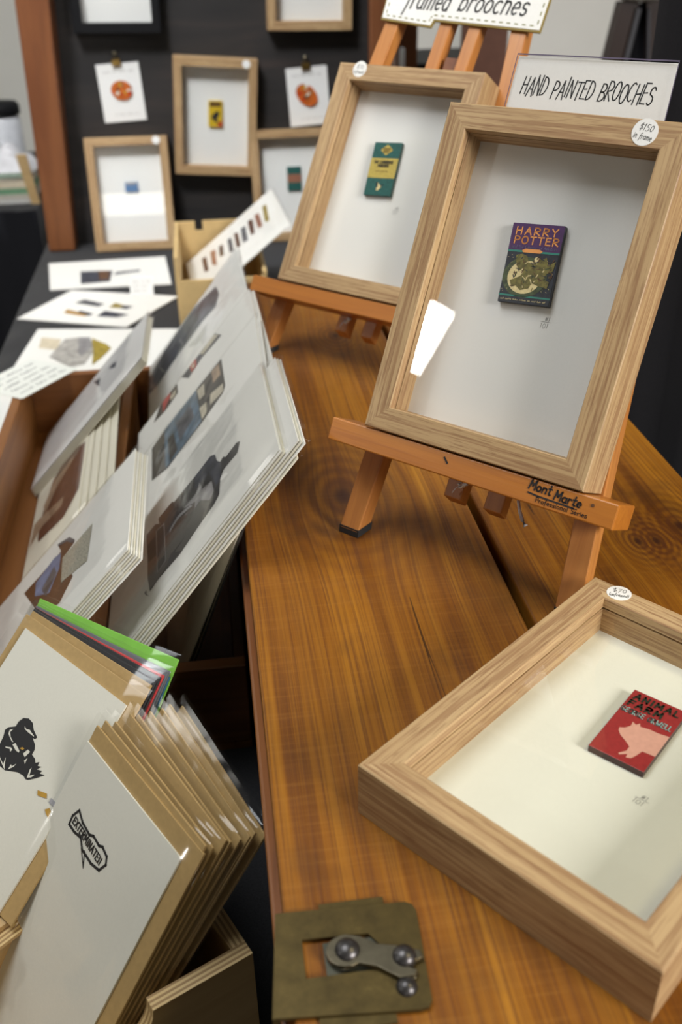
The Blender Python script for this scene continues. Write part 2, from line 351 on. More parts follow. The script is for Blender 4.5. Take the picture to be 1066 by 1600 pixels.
# ------------------------------------------------------------------ pen lettering
def arc(cx, cy, rx, ry, a0, a1, n=9):
    return [(cx+rx*cos(radians(a0+(a1-a0)*i/n)), cy+ry*sin(radians(a0+(a1-a0)*i/n))) for i in range(n+1)]
G = {   # glyph: (width, strokes); capitals 1 high, small letters x-height .55
 ' ': (.4, []), 'A': (.62, [[(0, 0), (.33, 1), (.6, 0)], [(.13, .38), (.5, .38)]]),
 'B': (.56, [[(.02, 0), (.05, 1)], [(.05, 1)]+arc(.2, .76, .3, .24, 90, -90)+[(.05, .52)], [(.05, .52)]+arc(.22, .26, .34, .26, 90, -90)+[(.02, 0)]]),
 'C': (.56, [arc(.33, .5, .32, .5, 60, 300)]), 'D': (.6, [[(.02, 0), (.04, 1)], [(.04, 1)]+arc(.12, .5, .45, .5, 90, -90)+[(.02, 0)]]),
 'E': (.5, [[(.48, 1), (.05, 1), (.02, 0), (.48, 0)], [(.04, .52), (.4, .54)]]), 'F': (.5, [[(.48, 1), (.05, 1), (.03, 0)], [(.04, .52), (.4, .54)]]),
 'G': (.62, [arc(.33, .5, .32, .5, 55, 290)+[(.56, .1), (.56, .45), (.36, .45)]]),
 'H': (.6, [[(.03, 0), (.06, 1)], [(.53, 0), (.55, 1)], [(.05, .5), (.54, .54)]]), 'I': (.16, [[(.07, 0), (.08, 1)]]),
 'K': (.56, [[(.03, 0), (.05, 1)], [(.5, 1), (.05, .45), (.52, 0)]]), 'L': (.48, [[(.05, 1), (.04, 0), (.46, 0)]]),
 'M': (.76, [[(.02, 0), (.08, 1), (.36, .35), (.66, 1), (.7, 0)]]), 'N': (.6, [[(.02, 0), (.06, 1), (.52, 0), (.55, 1)]]),
 'O': (.62, [arc(.31, .5, .3, .5, 90, 450, 16)]), 'P': (.54, [[(.02, 0), (.05, 1)]+arc(.2, .74, .32, .26, 90, -90)+[(.04, .48)]]),
 'R': (.56, [[(.02, 0), (.05, 1)]+arc(.2, .75, .32, .25, 90, -90)+[(.05, .5), (.52, 0)]]),
 'S': (.52, [[(.47, .86)]+arc(.26, .76, .22, .24, 50, 230, 8)+arc(.26, .25, .23, .25, 70, -140, 8)]),
 'T': (.56, [[(.28, 0), (.29, 1)], [(0, 1), (.56, 1)]]), 'U': (.58, [[(.03, 1), (.05, .3)]+arc(.29, .3, .24, .3, 180, 360)+[(.54, 1)]]),
 'W': (.86, [[(0, 1), (.2, 0), (.42, .7), (.62, 0), (.84, 1)]]), 'X': (.55, [[(0, 0), (.53, 1)], [(.02, 1), (.55, 0)]]), 'Y': (.56, [[(0, 1), (.28, .5), (.55, 1)], [(.28, .5), (.26, 0)]]),
 '!': (.2, [[(.1, 1), (.1, .3)], [(.1, .08), (.1, 0)]]), '$': (.5, [[(.45, .82)]+arc(.25, .7, .2, .18, 50, 230, 7)+arc(.25, .3, .21, .2, 70, -140, 7), [(.25, 1.1), (.25, -.1)]]),
 '0': (.5, [arc(.25, .45, .22, .45, 90, 450, 14)]), '1': (.22, [[(.02, .8), (.12, 1), (.11, 0)]]), '5': (.5, [[(.45, 1), (.1, 1), (.08, .55)]+arc(.22, .3, .23, .3, 90, -130, 8)]),
 '7': (.48, [[(0, .95), (.46, .95), (.14, 0)]]), '(': (.25, [arc(.3, .45, .25, .6, 120, 240, 6)]), ')': (.25, [arc(-.05, .45, .25, .6, 60, -60, 6)]), '#': (.5, [[(.1, 0), (.2, 1)], [(.32, 0), (.42, 1)], [(0, .35), (.5, .35)], [(0, .65), (.5, .65)]]), '/': (.3, [[(0, 0), (.28, 1)]]),
 'a': (.52, [arc(.24, .27, .22, .27, 50, 320, 9), [(.46, .53), (.45, .06), (.52, 0)]]), 'b': (.52, [[(.06, 1), (.05, 0)], arc(.26, .27, .22, .27, 150, -150, 9)]),
 'c': (.46, [arc(.25, .27, .23, .27, 55, 305, 9)]), 'd': (.54, [arc(.24, .27, .22, .27, 50, 320, 9), [(.47, 1), (.46, 0)]]),
 'e': (.5, [[(.04, .27), (.44, .3)]+arc(.25, .28, .21, .27, 10, 310, 9)]), 'f': (.36, [[(.38, .95)]+arc(.26, .84, .1, .16, 60, 180, 5)+[(.15, .1), (.08, -.3)], [(0, .5), (.34, .54)]]),
 'h': (.52, [[(.06, 1), (.05, 0)], [(.05, .3)]+arc(.25, .36, .2, .19, 160, 0, 6)+[(.46, 0)]]), 'i': (.18, [[(.08, .55), (.08, 0)], [(.1, .76), (.1, .8)]]), 'k': (.46, [[(.05, 1), (.05, 0)], [(.4, .5), (.06, .22), (.44, 0)]]), 'l': (.18, [[(.08, 1), (.08, 0)]]),
 'm': (.76, [[(.05, .55), (.05, 0)], [(.05, .3)]+arc(.21, .38, .16, .17, 160, 0, 6)+[(.37, 0)], [(.37, .3)]+arc(.54, .38, .16, .17, 160, 0, 6)+[(.7, 0)]]),
 'n': (.52, [[(.05, .55), (.05, 0)], [(.05, .3)]+arc(.25, .36, .2, .19, 160, 0, 6)+[(.46, 0)]]), 'o': (.52, [arc(.25, .27, .23, .27, 90, 450, 13)]),
 'p': (.52, [[(.06, .55), (.04, -.35)], arc(.27, .27, .22, .27, 150, -150, 9)]), 'r': (.38, [[(.05, .55), (.05, 0)], [(.05, .28)]+arc(.24, .36, .18, .18, 160, 50, 5)]),
 's': (.42, [[(.37, .48)]+arc(.21, .41, .16, .13, 60, 240, 6)+arc(.21, .14, .17, .14, 60, -150, 6)]), 't': (.38, [[(.18, .95), (.17, .1), (.28, 0), (.36, .04)], [(0, .6), (.37, .62)]]), 'u': (.5, [[(.04, .55), (.06, .18)]+arc(.24, .18, .18, .18, 180, 340, 6)+[(.44, .55), (.46, 0)]]),
 'z': (.44, [[(.02, .53), (.4, .53), (.04, .02), (.42, .02)]]), 'g': (.5, [arc(.24, .27, .22, .27, 50, 320, 9), [(.46, .53), (.45, -.15)]+arc(.25, -.15, .2, .18, 0, -150, 6)]), 'v': (.46, [[(.02, .55), (.22, 0), (.43, .55)]]),
}
def letter(mb, text, x, y, width, height, pen, z, m, slant=0, gap=.16, rot=0, jitter=0):
    """pen text starting at (x, y), stretched to the given width; rot turns it in the local XY plane"""
    rnd = random.Random(text)
    tot = sum(G[c][0]+gap for c in text)-gap
    k = width/(tot*height); cx = 0
    for c in text:
        w, st = G[c]
        jy = rnd.uniform(-jitter, jitter)*height; js = 1+rnd.uniform(-jitter, jitter)
        for s_ in st:
            P = []
            for px, py in s_:
                u = (cx+px)*k*height+slant*py*height; v = py*height*js+jy
                P.append((x+u*cos(rot)-v*sin(rot), y+u*sin(rot)+v*cos(rot)))
            mb.strip(P, pen, z, m)
        cx += w+gap

def scribble(mb, x, y, width, height, pen, z, m, seed=0):
    """a line of handwriting too small to read in the photograph: word-long zigzag pen strokes"""
    rnd = random.Random(seed); cx = 0
    while cx < width-height:
        w = min(rnd.uniform(1.5, 4.5)*height, width-cx); n = max(3, int(w/height*3)); P = []
        for i in range(n+1): P.append((x+cx+w*i/n, y+height*(rnd.uniform(.5, 1) if i % 2 else rnd.uniform(0, .3))))
        mb.strip(P[:2], pen, z, m)
        for a, b_ in zip(P[1:], P[2:]): mb.strip([a, b_], pen, z, m)
        cx += w+height*.9

# ------------------------------------------------------------------ room
def struct(o): o['kind'] = 'structure'; return o
floor_m = plain('dark_floor_board', (.10, .075, .055), .6, .2, 8)
wall_m = plain('pale_painted_wall', (.72, .70, .64), .9, .03, 5)
b = MB(); b.box((-4, -3.4, FLOOR-.05), (4.2, 3.6, FLOOR), floor_m); struct(b.build('floor'))
b = MB(); b.box((-4, 3.5, FLOOR), (4.2, 3.6, 2.0), wall_m); struct(b.build('wall_back'))

# ------------------------------------------------------------------ tables and cloths
def drape(name, label, x0, y0, x1, y1, ztop, mat, sides='LF', seed=1, cat='tablecloth'):
    """cloth over a table: a flat top with folds hanging to the floor on the sides asked for"""
    b = MB(); nx, ny = 24, 40
    g = lambda i, j: (x0+(x1-x0)*i/nx, y0+(y1-y0)*j/ny, ztop)
    vs = [g(i, j) for j in range(ny+1) for i in range(nx+1)]
    b.add(vs, [(j*(nx+1)+i, j*(nx+1)+i+1, (j+1)*(nx+1)+i+1, (j+1)*(nx+1)+i) for j in range(ny) for i in range(nx)], mat)
    def hang(p, q, out):
        N, K = 60, 8; V = []
        for k in range(K+1):
            f = k/K
            for i in range(N+1):
                t = i/N; w = .018*f*(sin(t*37+seed)+.6*sin(t*71+seed*2))+.01*f
                V.append((p[0]+(q[0]-p[0])*t+out[0]*w, p[1]+(q[1]-p[1])*t+out[1]*w, ztop+(FLOOR+.01-ztop)*f))
        b.add(V, [(k*(N+1)+i, (k+1)*(N+1)+i, (k+1)*(N+1)+i+1, k*(N+1)+i+1) for k in range(K) for i in range(N)], mat)
    if 'L' in sides: hang((x0, y1), (x0, y0), (-1, 0))
    if 'R' in sides: hang((x1, y0), (x1, y1), (1, 0))
    if 'F' in sides: hang((x0, y0), (x1, y0), (0, -1))
    if 'B' in sides: hang((x1, y1), (x0, y1), (0, 1))
    o = b.build(name, smooth=True); tag(o, label, cat); return o
t = thing('display_table', 'long stall table hidden under the charcoal cloth', 'table', T((0, 1.2, FLOOR)))
b = MB(); b.box((-.335, -1.12, -FLOOR+CLOTH-.03), (.370, 1.2, -FLOOR+CLOTH-.004), DRAW); b.build('tabletop', t)
for sx in (-.30, .33):
    for sy in (-1.05, 1.1):
        b = MB(); b.box((sx-.02, sy-.02, 0), (sx+.02, sy+.02, -FLOOR+CLOTH-.03), DRAW); b.build('leg', t)
drape('tablecloth', 'charcoal cloth covering the table under the prints and the wooden chest', -.345, .06, .377, 2.42, CLOTH, GREYCLOTH, 'LFRB')
# neighbouring table at the back left
drape('tablecloth', 'black cloth draping the back table with papers, left of the reddish post', -1.5, 2.45, -.405, 3.2, CLOTH, BLACKCLOTH, 'LFRB', 3)
t = thing('side_table', 'back table hidden under the black cloth beside the pale wall', 'table', T((-.95, 2.82, FLOOR)))
b = MB(); b.box((-.53, -.36, -FLOOR+CLOTH-.03), (.53, .36, -FLOOR+CLOTH-.004), DRAW); b.build('tabletop', t)
for sx in (-.5, .5):
    for sy in (-.33, .33):
        b = MB(); b.box((sx-.02, sy-.02, 0), (sx+.02, sy+.02, -FLOOR+CLOTH-.03), DRAW); b.build('leg', t)
# black curtain on the right
b = MB(); V = []; N, K = 80, 12
for k in range(K+1):
    for i in range(N+1):
        tt = i/N
        V.append((.662+.95*tt, 1.36-.22*tt+.012*sin(tt*52)+.006*sin(tt*117+1), FLOOR+.005+(1.9-FLOOR)*k/K))
b.add(V, [(k*(N+1)+i, k*(N+1)+i+1, (k+1)*(N+1)+i+1, (k+1)*(N+1)+i) for k in range(K) for i in range(N)], BLACKCLOTH)
o = b.build('curtain', smooth=True); tag(o, 'tall black curtain hanging on the right behind the front easel', 'curtain')
o.location = (-.262, -.46, 0)

# ------------------------------------------------------------------ wooden trunk with brass latch
tr = thing('wooden_chest', 'varnished pine plank chest carrying the two easels and a flat frame', 'chest', T((0, 0, 0)))
Y0, Y1 = .07, 1.225
for xa, xb in ((.0073, .1815), (.1876, .3632)):
    b = MB(); b.box((xa, Y0, -.017), (xb, Y1, 0), TABLE); b.build('plank', tr, bevel=.0014)
b = MB(); b.box((.0022, Y0+.004, -.034), (.0142, Y1-.004, -.0175), APRON); o = b.build('apron', tr, bevel=.002); o['label'] = 'reddish varnished apron strip'
b = MB(); b.box((.3532, Y0+.004, -.034), (.3662, Y1-.004, -.0175), APRON); b.build('apron', tr, bevel=.002)
blackwood = plain('black_stained_wood', (.008, .007, .006), .7)
b = MB()
b.box((.02, Y0+.03, CLOTH+.002), (.35, Y1-.03, -.0175), blackwood)
b.build('body', tr)

lt = thing('brass_latch', 'aged brass chest latch with a swinging lever on the plank edge', 'latch', T((0, 0, 0)))
b = MB()
zt = .0026
OUT = [(.0005, .2415), (.0600, .2369), (.0640, .2375), (.0658, .2405), (.0678, .2840), (.0665, .2875), (.0635, .2892), (.0055, .2915)]
HOLE = [(.0145, .2575), (.0480, .2575), (.0480, .2700), (.0440, .2755), (.0145, .2765)]
tess = tessellate_polygon([[Vector((x, y, 0)) for x, y in OUT], [Vector((x, y, 0)) for x, y in HOLE]])
AL = OUT+HOLE; no = len(OUT); nh = len(HOLE); NA = len(AL)
def ccw(k): 
    a, c, d = k; return (AL[c][0]-AL[a][0])*(AL[d][1]-AL[a][1])-(AL[c][1]-AL[a][1])*(AL[d][0]-AL[a][0]) > 0
F = [tuple(NA+q for q in (k if ccw(k) else k[::-1])) for k in tess]+[tuple(k[::-1] if ccw(k) else k) for k in tess]
F += [(q, (q+1) % no, NA+(q+1) % no, NA+q) for q in range(no)]+[(no+(q+1) % nh, no+q, NA+no+q, NA+no+(q+1) % nh) for q in range(nh)]
b.add([(x, y, .0006) for x, y in AL]+[(x, y, zt) for x, y in AL], F, BRASS)
b.build('plate', lt)
b = MB(); b.prism([(-.0012, .2415), (.0012, .2415), (.0062, .2915), (.0038, .2915)], -.012, zt-.0001, BRASS); b.build('folded_edge', lt)
b = MB(); b.box((.024, .289, .0002), (.054, .2945, .0012), BRASS); b.build('tab', lt)
b = MB(); b.box((.018, .2335, .0002), (.050, .2405, .0012), BRASS); b.build('tab', lt)
b = MB(); b.box((.0235, .2577, .0002), (.0475, .2745, .0012), plain('tarnished_steel', (.10, .10, .075), .45, .2, 90, .7)); b.build('bolt_slide', lt, bevel=.0003)
b = MB(); lev = []
for a in range(60, 301, 20): lev.append((.033+.0088*cos(radians(a)), .2665+.0078*sin(radians(a))))
lev += [(.045, .2572), (.054, .2505), (.0605, .2505), (.062, .253), (.057, .2555), (.0655, .2585), (.065, .262), (.056, .2655), (.047, .2678), (.040, .2725)]
b.prism(lev, .0036, .0056, STEEL); b.build('lever', lt, bevel=.0006)
for (x, y, r, z, m) in ((.0335, .2665, .0055, .0056, DARKMETAL), (.0575, .2600, .0052, .0056, DARKMETAL), (.0562, .2475, .0046, .0026, DARKMETAL)):
    b = MB(); b.lathe([(r, -.003), (r, .0006), (r*.9, .0016), (r*.62, .0028), (r*.3, .0034), (.0004, .0036)], m, 20, (x, y, z)); b.build('rivet', lt, smooth=True)

# ------------------------------------------------------------------ box frames
FW, FH, FB, FD = .1637, .22, .01645, .0335
def rail_mesh(L):
    """one mitred side of a box frame: outer edge along X at y=0, inner edge at y=FB"""
    sec = [(0, -.0007), (.0007, 0), (FB-.0005, 0), (FB, -.0005), (FB, -.0066), (FB-.0022, -.0068), (FB-.0022, -.0078), (FB, -.008), (FB, -FD), (0, -FD)]
    b = MB(); n = len(sec)
    vs = [(y, y, z) for y, z in sec]+[(L-y, y, z) for y, z in sec]
    fs = [(i, (i+1) % n, n+(i+1) % n, n+i) for i in range(n)]
    b.add(vs, fs, OAK)
    t = tessellate_polygon([[Vector((y, z, 0)) for y, z in sec]])
    b.add([(y, y, z) for y, z in sec], [tuple(k) for k in t], OAK); b.add([(L-y, y, z) for y, z in sec], [tuple(k)[::-1] for k in t], OAK)
    return b
RM = {}
def picture_frame(M, label, group=None, W=FW, H=FH, sticker=None, mark=None, wood=None, name='box_frame', mount=None):
    f = thing(name, label, 'picture frame', M, group)
    for L, X in ((W, T((0, 0, 0))), (H, T((W, 0, 0)) @ Matrix.Rotation(pi/2, 4, 'Z')), (W, T((W, H, 0)) @ Matrix.Rotation(pi, 4, 'Z')), (H, T((0, H, 0)) @ Matrix.Rotation(-pi/2, 4, 'Z'))):
        key = (round(L, 4), wood)
        if key not in RM:
            o = rail_mesh(L).build('rail', f, X)
            bm = bmesh.new(); bm.from_mesh(o.data); bmesh.ops.recalc_face_normals(bm, faces=bm.faces); bm.to_mesh(o.data); bm.free()
            if wood: o.data.materials.clear(); o.data.materials.append(wood)
            RM[key] = o.data
        else:
            o = bpy.data.objects.new('rail', RM[key]); COL.objects.link(o); o.parent = f; o.matrix_local = X
    b = MB(); b.box((FB-.003, FB-.003, -.0275), (W-FB+.003, H-FB+.003, -.0245), mount or BACK); b.build('backing_board', f)
    b = MB(); b.box((FB-.0019, FB-.0019, -.0077), (W-FB+.0019, H-FB+.0019, -.0069), GLASS); b.build('glass_pane', f)
    if sticker:
        (sx, sy), r, lines, rot = sticker
        b = MB(); b.prism([(sx+r*cos(2*pi*i/32), sy+r*sin(2*pi*i/32)) for i in range(32)], 0, .00022, CARD); s = b.build('price_sticker', f); s['label'] = 'round white price sticker'
        if lines:
            b = MB()
            for txt, dx, dy, w, h in lines:
                letter(b, txt, sx+dx*cos(rot)-dy*sin(rot), sy+dx*sin(rot)+dy*cos(rot), w, h, .00028, .00032, INK, .15, .16, rot, .05)
            b.build('handwriting', s)
    if mark:
        (mx, my), txt2 = mark
        pencil = plain('pencil_grey', (.22, .22, .22), .7)
        b = MB(); z = -.0243
        b.strip([(mx-.0035, my+.0005), (mx+.0038, my+.0008)], .0002, z, pencil)
        letter(b, '#1', mx-.001, my+.0012, .0032, .0028, .0002, z, pencil, .1)
        letter(b, '101', mx-.0032, my-.0034, .0052, .0032, .0002, z, pencil, .1)
        b.build('pencil_number', f)
    return f
HPM = pose(.0950, .60705, .09114, -.78508, .46508, .0041)
F2M = pose(.06381, .9728, .08274, -.77206, .53665, .0005)
F3M = pose(.05065, .3470, FD+.0003, -.8988, pi/2, 0)
picture_frame(HPM, 'oak box frame on the front easel holding the purple and black book brooch',
              sticker=((.1360, .2125), .0079, [('$150', -.0042, .0010, .0085, .0040), ('in frame', -.0060, -.0042, .0115, .0036)], -.12), mark=((.0985, .0955), ''))
picture_frame(F2M, 'oak box frame on the rear easel holding the green book brooch',
              sticker=((.0257, .2145), .0078, [('$70', -.0040, .0004, .0075, .0038), ('(unframed)', -.0060, -.0042, .0118, .0030)], -.05), mark=((.0975, .0910), ''))
picture_frame(F3M, 'oak box frame lying flat on the planks holding the red book brooch',
              sticker=((.0205, .2141), .0075, [('$70', -.0040, .0006, .0080, .0040), ('(unframed)', -.0058, -.0038, .0115, .0030)], .45), mark=((.1045, .0962), ''), mount=paper('cream_backing_paper', (.74, .74, .62)))

# ------------------------------------------------------------------ miniature book brooches
def brooch(FM, cx, cy, w, h, rot, label, cover, edge, decorate):
    M = FM @ T((cx, cy, -.0244)) @ Matrix.Rotation(rot, 4, 'Z') @ T((-w/2, -h/2, 0))
    t = thing('book_brooch', label, 'brooch', M)
    b = MB(); b.box((0, 0, 0), (w, h, .0042), edge, cover); b.build('book_block', t, bevel=.0003)
    decorate(t, w, h)
    return t
def gloss(name, rgb, var=.1, sc=400): return plain(name, rgb, .35, var, sc)
purple, teal, navy = gloss('purple_paint', (.070, .022, .105)), gloss('teal_paint', (.03, .22, .17)), gloss('night_paint', (.017, .021, .032), .4)
orange, moon = gloss('orange_paint', (.80, .33, .09)), gloss('pale_moon_paint', (.72, .60, .30), .12)
olive, ringc, dustyblue, brownp = gloss('olive_paint', (.15, .13, .03), .5), gloss('dull_green_paint', (.055, .075, .03), .4), gloss('dusty_violet_paint', (.16, .13, .26)), gloss('brown_paint', (.10, .045, .02), .5)
def cover_purple(t, w, h):
    z = .0043
    b = MB(); b.poly([(0, .665*h), (w, .665*h), (w, h), (0, h)], z, purple)
    b.poly([(0, .640*h), (w, .640*h), (w, .665*h), (0, .665*h)], z, teal); b.poly([(0, .085*h), (w, .085*h), (w, .105*h), (0, .105*h)], z, teal)
    b.poly([(.30*w, .640*h), (.64*w, .640*h), (.68*w, .665*h), (.62*w, .688*h), (.34*w, .688*h), (.28*w, .665*h)], z+.0001, orange)
    b.build('title_band', t)
    b = MB(); c = (.43*w, .335*h)
    b.disc(c, .43*w, .255*h, z, ringc); b.disc(c, .33*w, .21*h, z+.0001, moon)
    b.disc((.60*w, .56*h), .05*w, .035*h, z+.0001, moon)
    rnd = random.Random(3)
    cloud = [(.18, .60), (.30, .62), (.40, .60), (.46, .52), (.56, .50), (.66, .55), (.78, .60), (.84, .50), (.97, .56), (.95, .44), (.84, .40), (.80, .33), (.92, .30), (.90, .22), (.72, .24), (.60, .27), (.55, .20), (.40, .17), (.30, .22), (.22, .20), (.16, .28), (.34, .34), (.40, .40), (.28, .42), (.22, .50)]
    b.poly([(x*w, y*h) for x, y in cloud], z+.0002, olive)
    for i in range(70):
        x, y = rnd.uniform(.2, .95), rnd.uniform(.18, .60); a = rnd.uniform(0, pi); r = rnd.uniform(.03, .09)*w
        b.strip([(x*w-r*.5*cos(a), y*h-r*.5*sin(a)), (x*w+r*.5*cos(a), y*h+r*.5*sin(a))], rnd.uniform(.0003, .0007), z+.0003, rnd.choice([brownp, navy, ringc, moon, olive, brownp]))
    for i in range(26):
        b.disc((rnd.choice([rnd.uniform(.03, .15), rnd.uniform(.75, .97)])*w, rnd.uniform(.12, .62)*h), .0002, .0002, z+.0003, moon, 6)
    b.build('cover_picture', t)
    b = MB()
    letter(b, 'HARRY', .09*w, .862*h, .80*w, .088*h, .00085, z+.0002, orange, 0, .3); letter(b, 'POTTER', .09*w, .748*h, .85*w, .088*h, .00085, z+.0002, orange, 0, .24)
    letter(b, 'and the Prisoner of Azkaban', .07*w, .69*h, .86*w, .034*h, .0003, z+.0002, dustyblue)
    scribble(b, .05*w, .035*h, .88*w, .022*h, .0002, z+.0002, moon, 4)
    b.build('lettering', t)
brooch(HPM, .0790, .1295, .0362, .0515, .075, 'tiny purple and black book brooch with orange title and a pale moon', navy, navy, cover_purple)
pgreen, pcream = gloss('bottle_green_paint', (.018, .10, .088), .25), gloss('ochre_yellow_paint', (.50, .385, .085), .12)
pgreen_edge = gloss('dark_green_edge_paint', (.015, .045, .040), .2)
def cover_green(t, w, h):
    z = .0043
    b = MB(); b.poly([(0, .33*h), (w, .33*h), (w, .70*h), (0, .70*h)], z, pcream); b.build('title_band', t)
    b = MB(); b.poly([(.28*w, .855*h), (.36*w, .90*h), (.50*w, .955*h), (.64*w, .90*h), (.72*w, .855*h), (.64*w, .81*h), (.50*w, .755*h), (.36*w, .81*h)], z, pcream)
    b.poly([(.42*w, .10*h), (.50*w, .09*h), (.57*w, .14*h), (.66*w, .205*h), (.54*w, .19*h), (.45*w, .25*h), (.46*w, .18*h)], z+.0001, moon)
    b.poly([(.38*w, .24*h), (.43*w, .26*h), (.47*w, .17*h), (.42*w, .15*h)], z+.0002, INK); b.poly([(.56*w, .15*h), (.70*w, .215*h), (.58*w, .20*h)], z+.0002, INK)
    b.build('emblem', t)
    b = MB()
    letter(b, 'PENGUIN', .36*w, .855*h, .28*w, .035*h, .0003, z+.0002, brownp); letter(b, 'BOOKS', .39*w, .805*h, .22*w, .035*h, .0003, z+.0002, brownp)
    letter(b, 'THE CAMBRIDGE', .14*w, .60*h, .70*w, .050*h, .0006, z+.0002, INK); letter(b, 'MURDERS', .30*w, .535*h, .40*w, .046*h, .0006, z+.0002, INK)
    scribble(b, .26*w, .44*h, .46*w, .026*h, .0003, z+.0002, brownp, 6)
    b.build('lettering', t)
brooch(F2M, .0715, .1283, .0312, .0525, .075, 'tiny green book brooch with a yellow title band and lozenge', pgreen, pgreen_edge, cover_green)
pred, pred_edge, pink, teal2, dgreen = gloss('brick_red_paint', (.30, .028, .026), .12), gloss('dark_red_edge_paint', (.05, .018, .018)), gloss('dusty_pink_paint', (.62, .33, .24), .06), gloss('pale_teal_paint', (.25, .42, .38)), gloss('black_green_paint', (.022, .03, .018))
def cover_red(t, w, h):
    z = .0043
    b = MB(); P = [(.24, .36), (.22, .40), (.30, .43), (.36, .49), (.34, .55), (.42, .53), (.46, .57), (.50, .53), (.66, .55), (.82, .55), (1.0, .57), (1.0, .245), (.88, .24), (.78, .235), (.74, .15), (.70, .09), (.62, .07), (.61, .12), (.50, .065), (.48, .085), (.56, .15), (.56, .22), (.44, .27), (.32, .31)]
    b.poly([(x*w, y*h) for x, y in P], z, pink); b.build('cover_picture', t)
    b = MB()
    letter(b, 'ANIMAL', .09*w, .865*h, .82*w, .080*h, .0011, z+.0002, dgreen, 0, .3); letter(b, 'FARM', .07*w, .750*h, .62*w, .080*h, .0012, z+.0002, dgreen, 0, .34)
    letter(b, 'GEORGE ORWELL', .03*w, .640*h, .92*w, .068*h, .0006, z+.0002, teal2, 0, .22)
    b.build('lettering', t)
brooch(F3M, .0800, .1372, .0312, .0565, .075, 'tiny red book brooch with a pink animal and dark title', pred, pred_edge, cover_red)

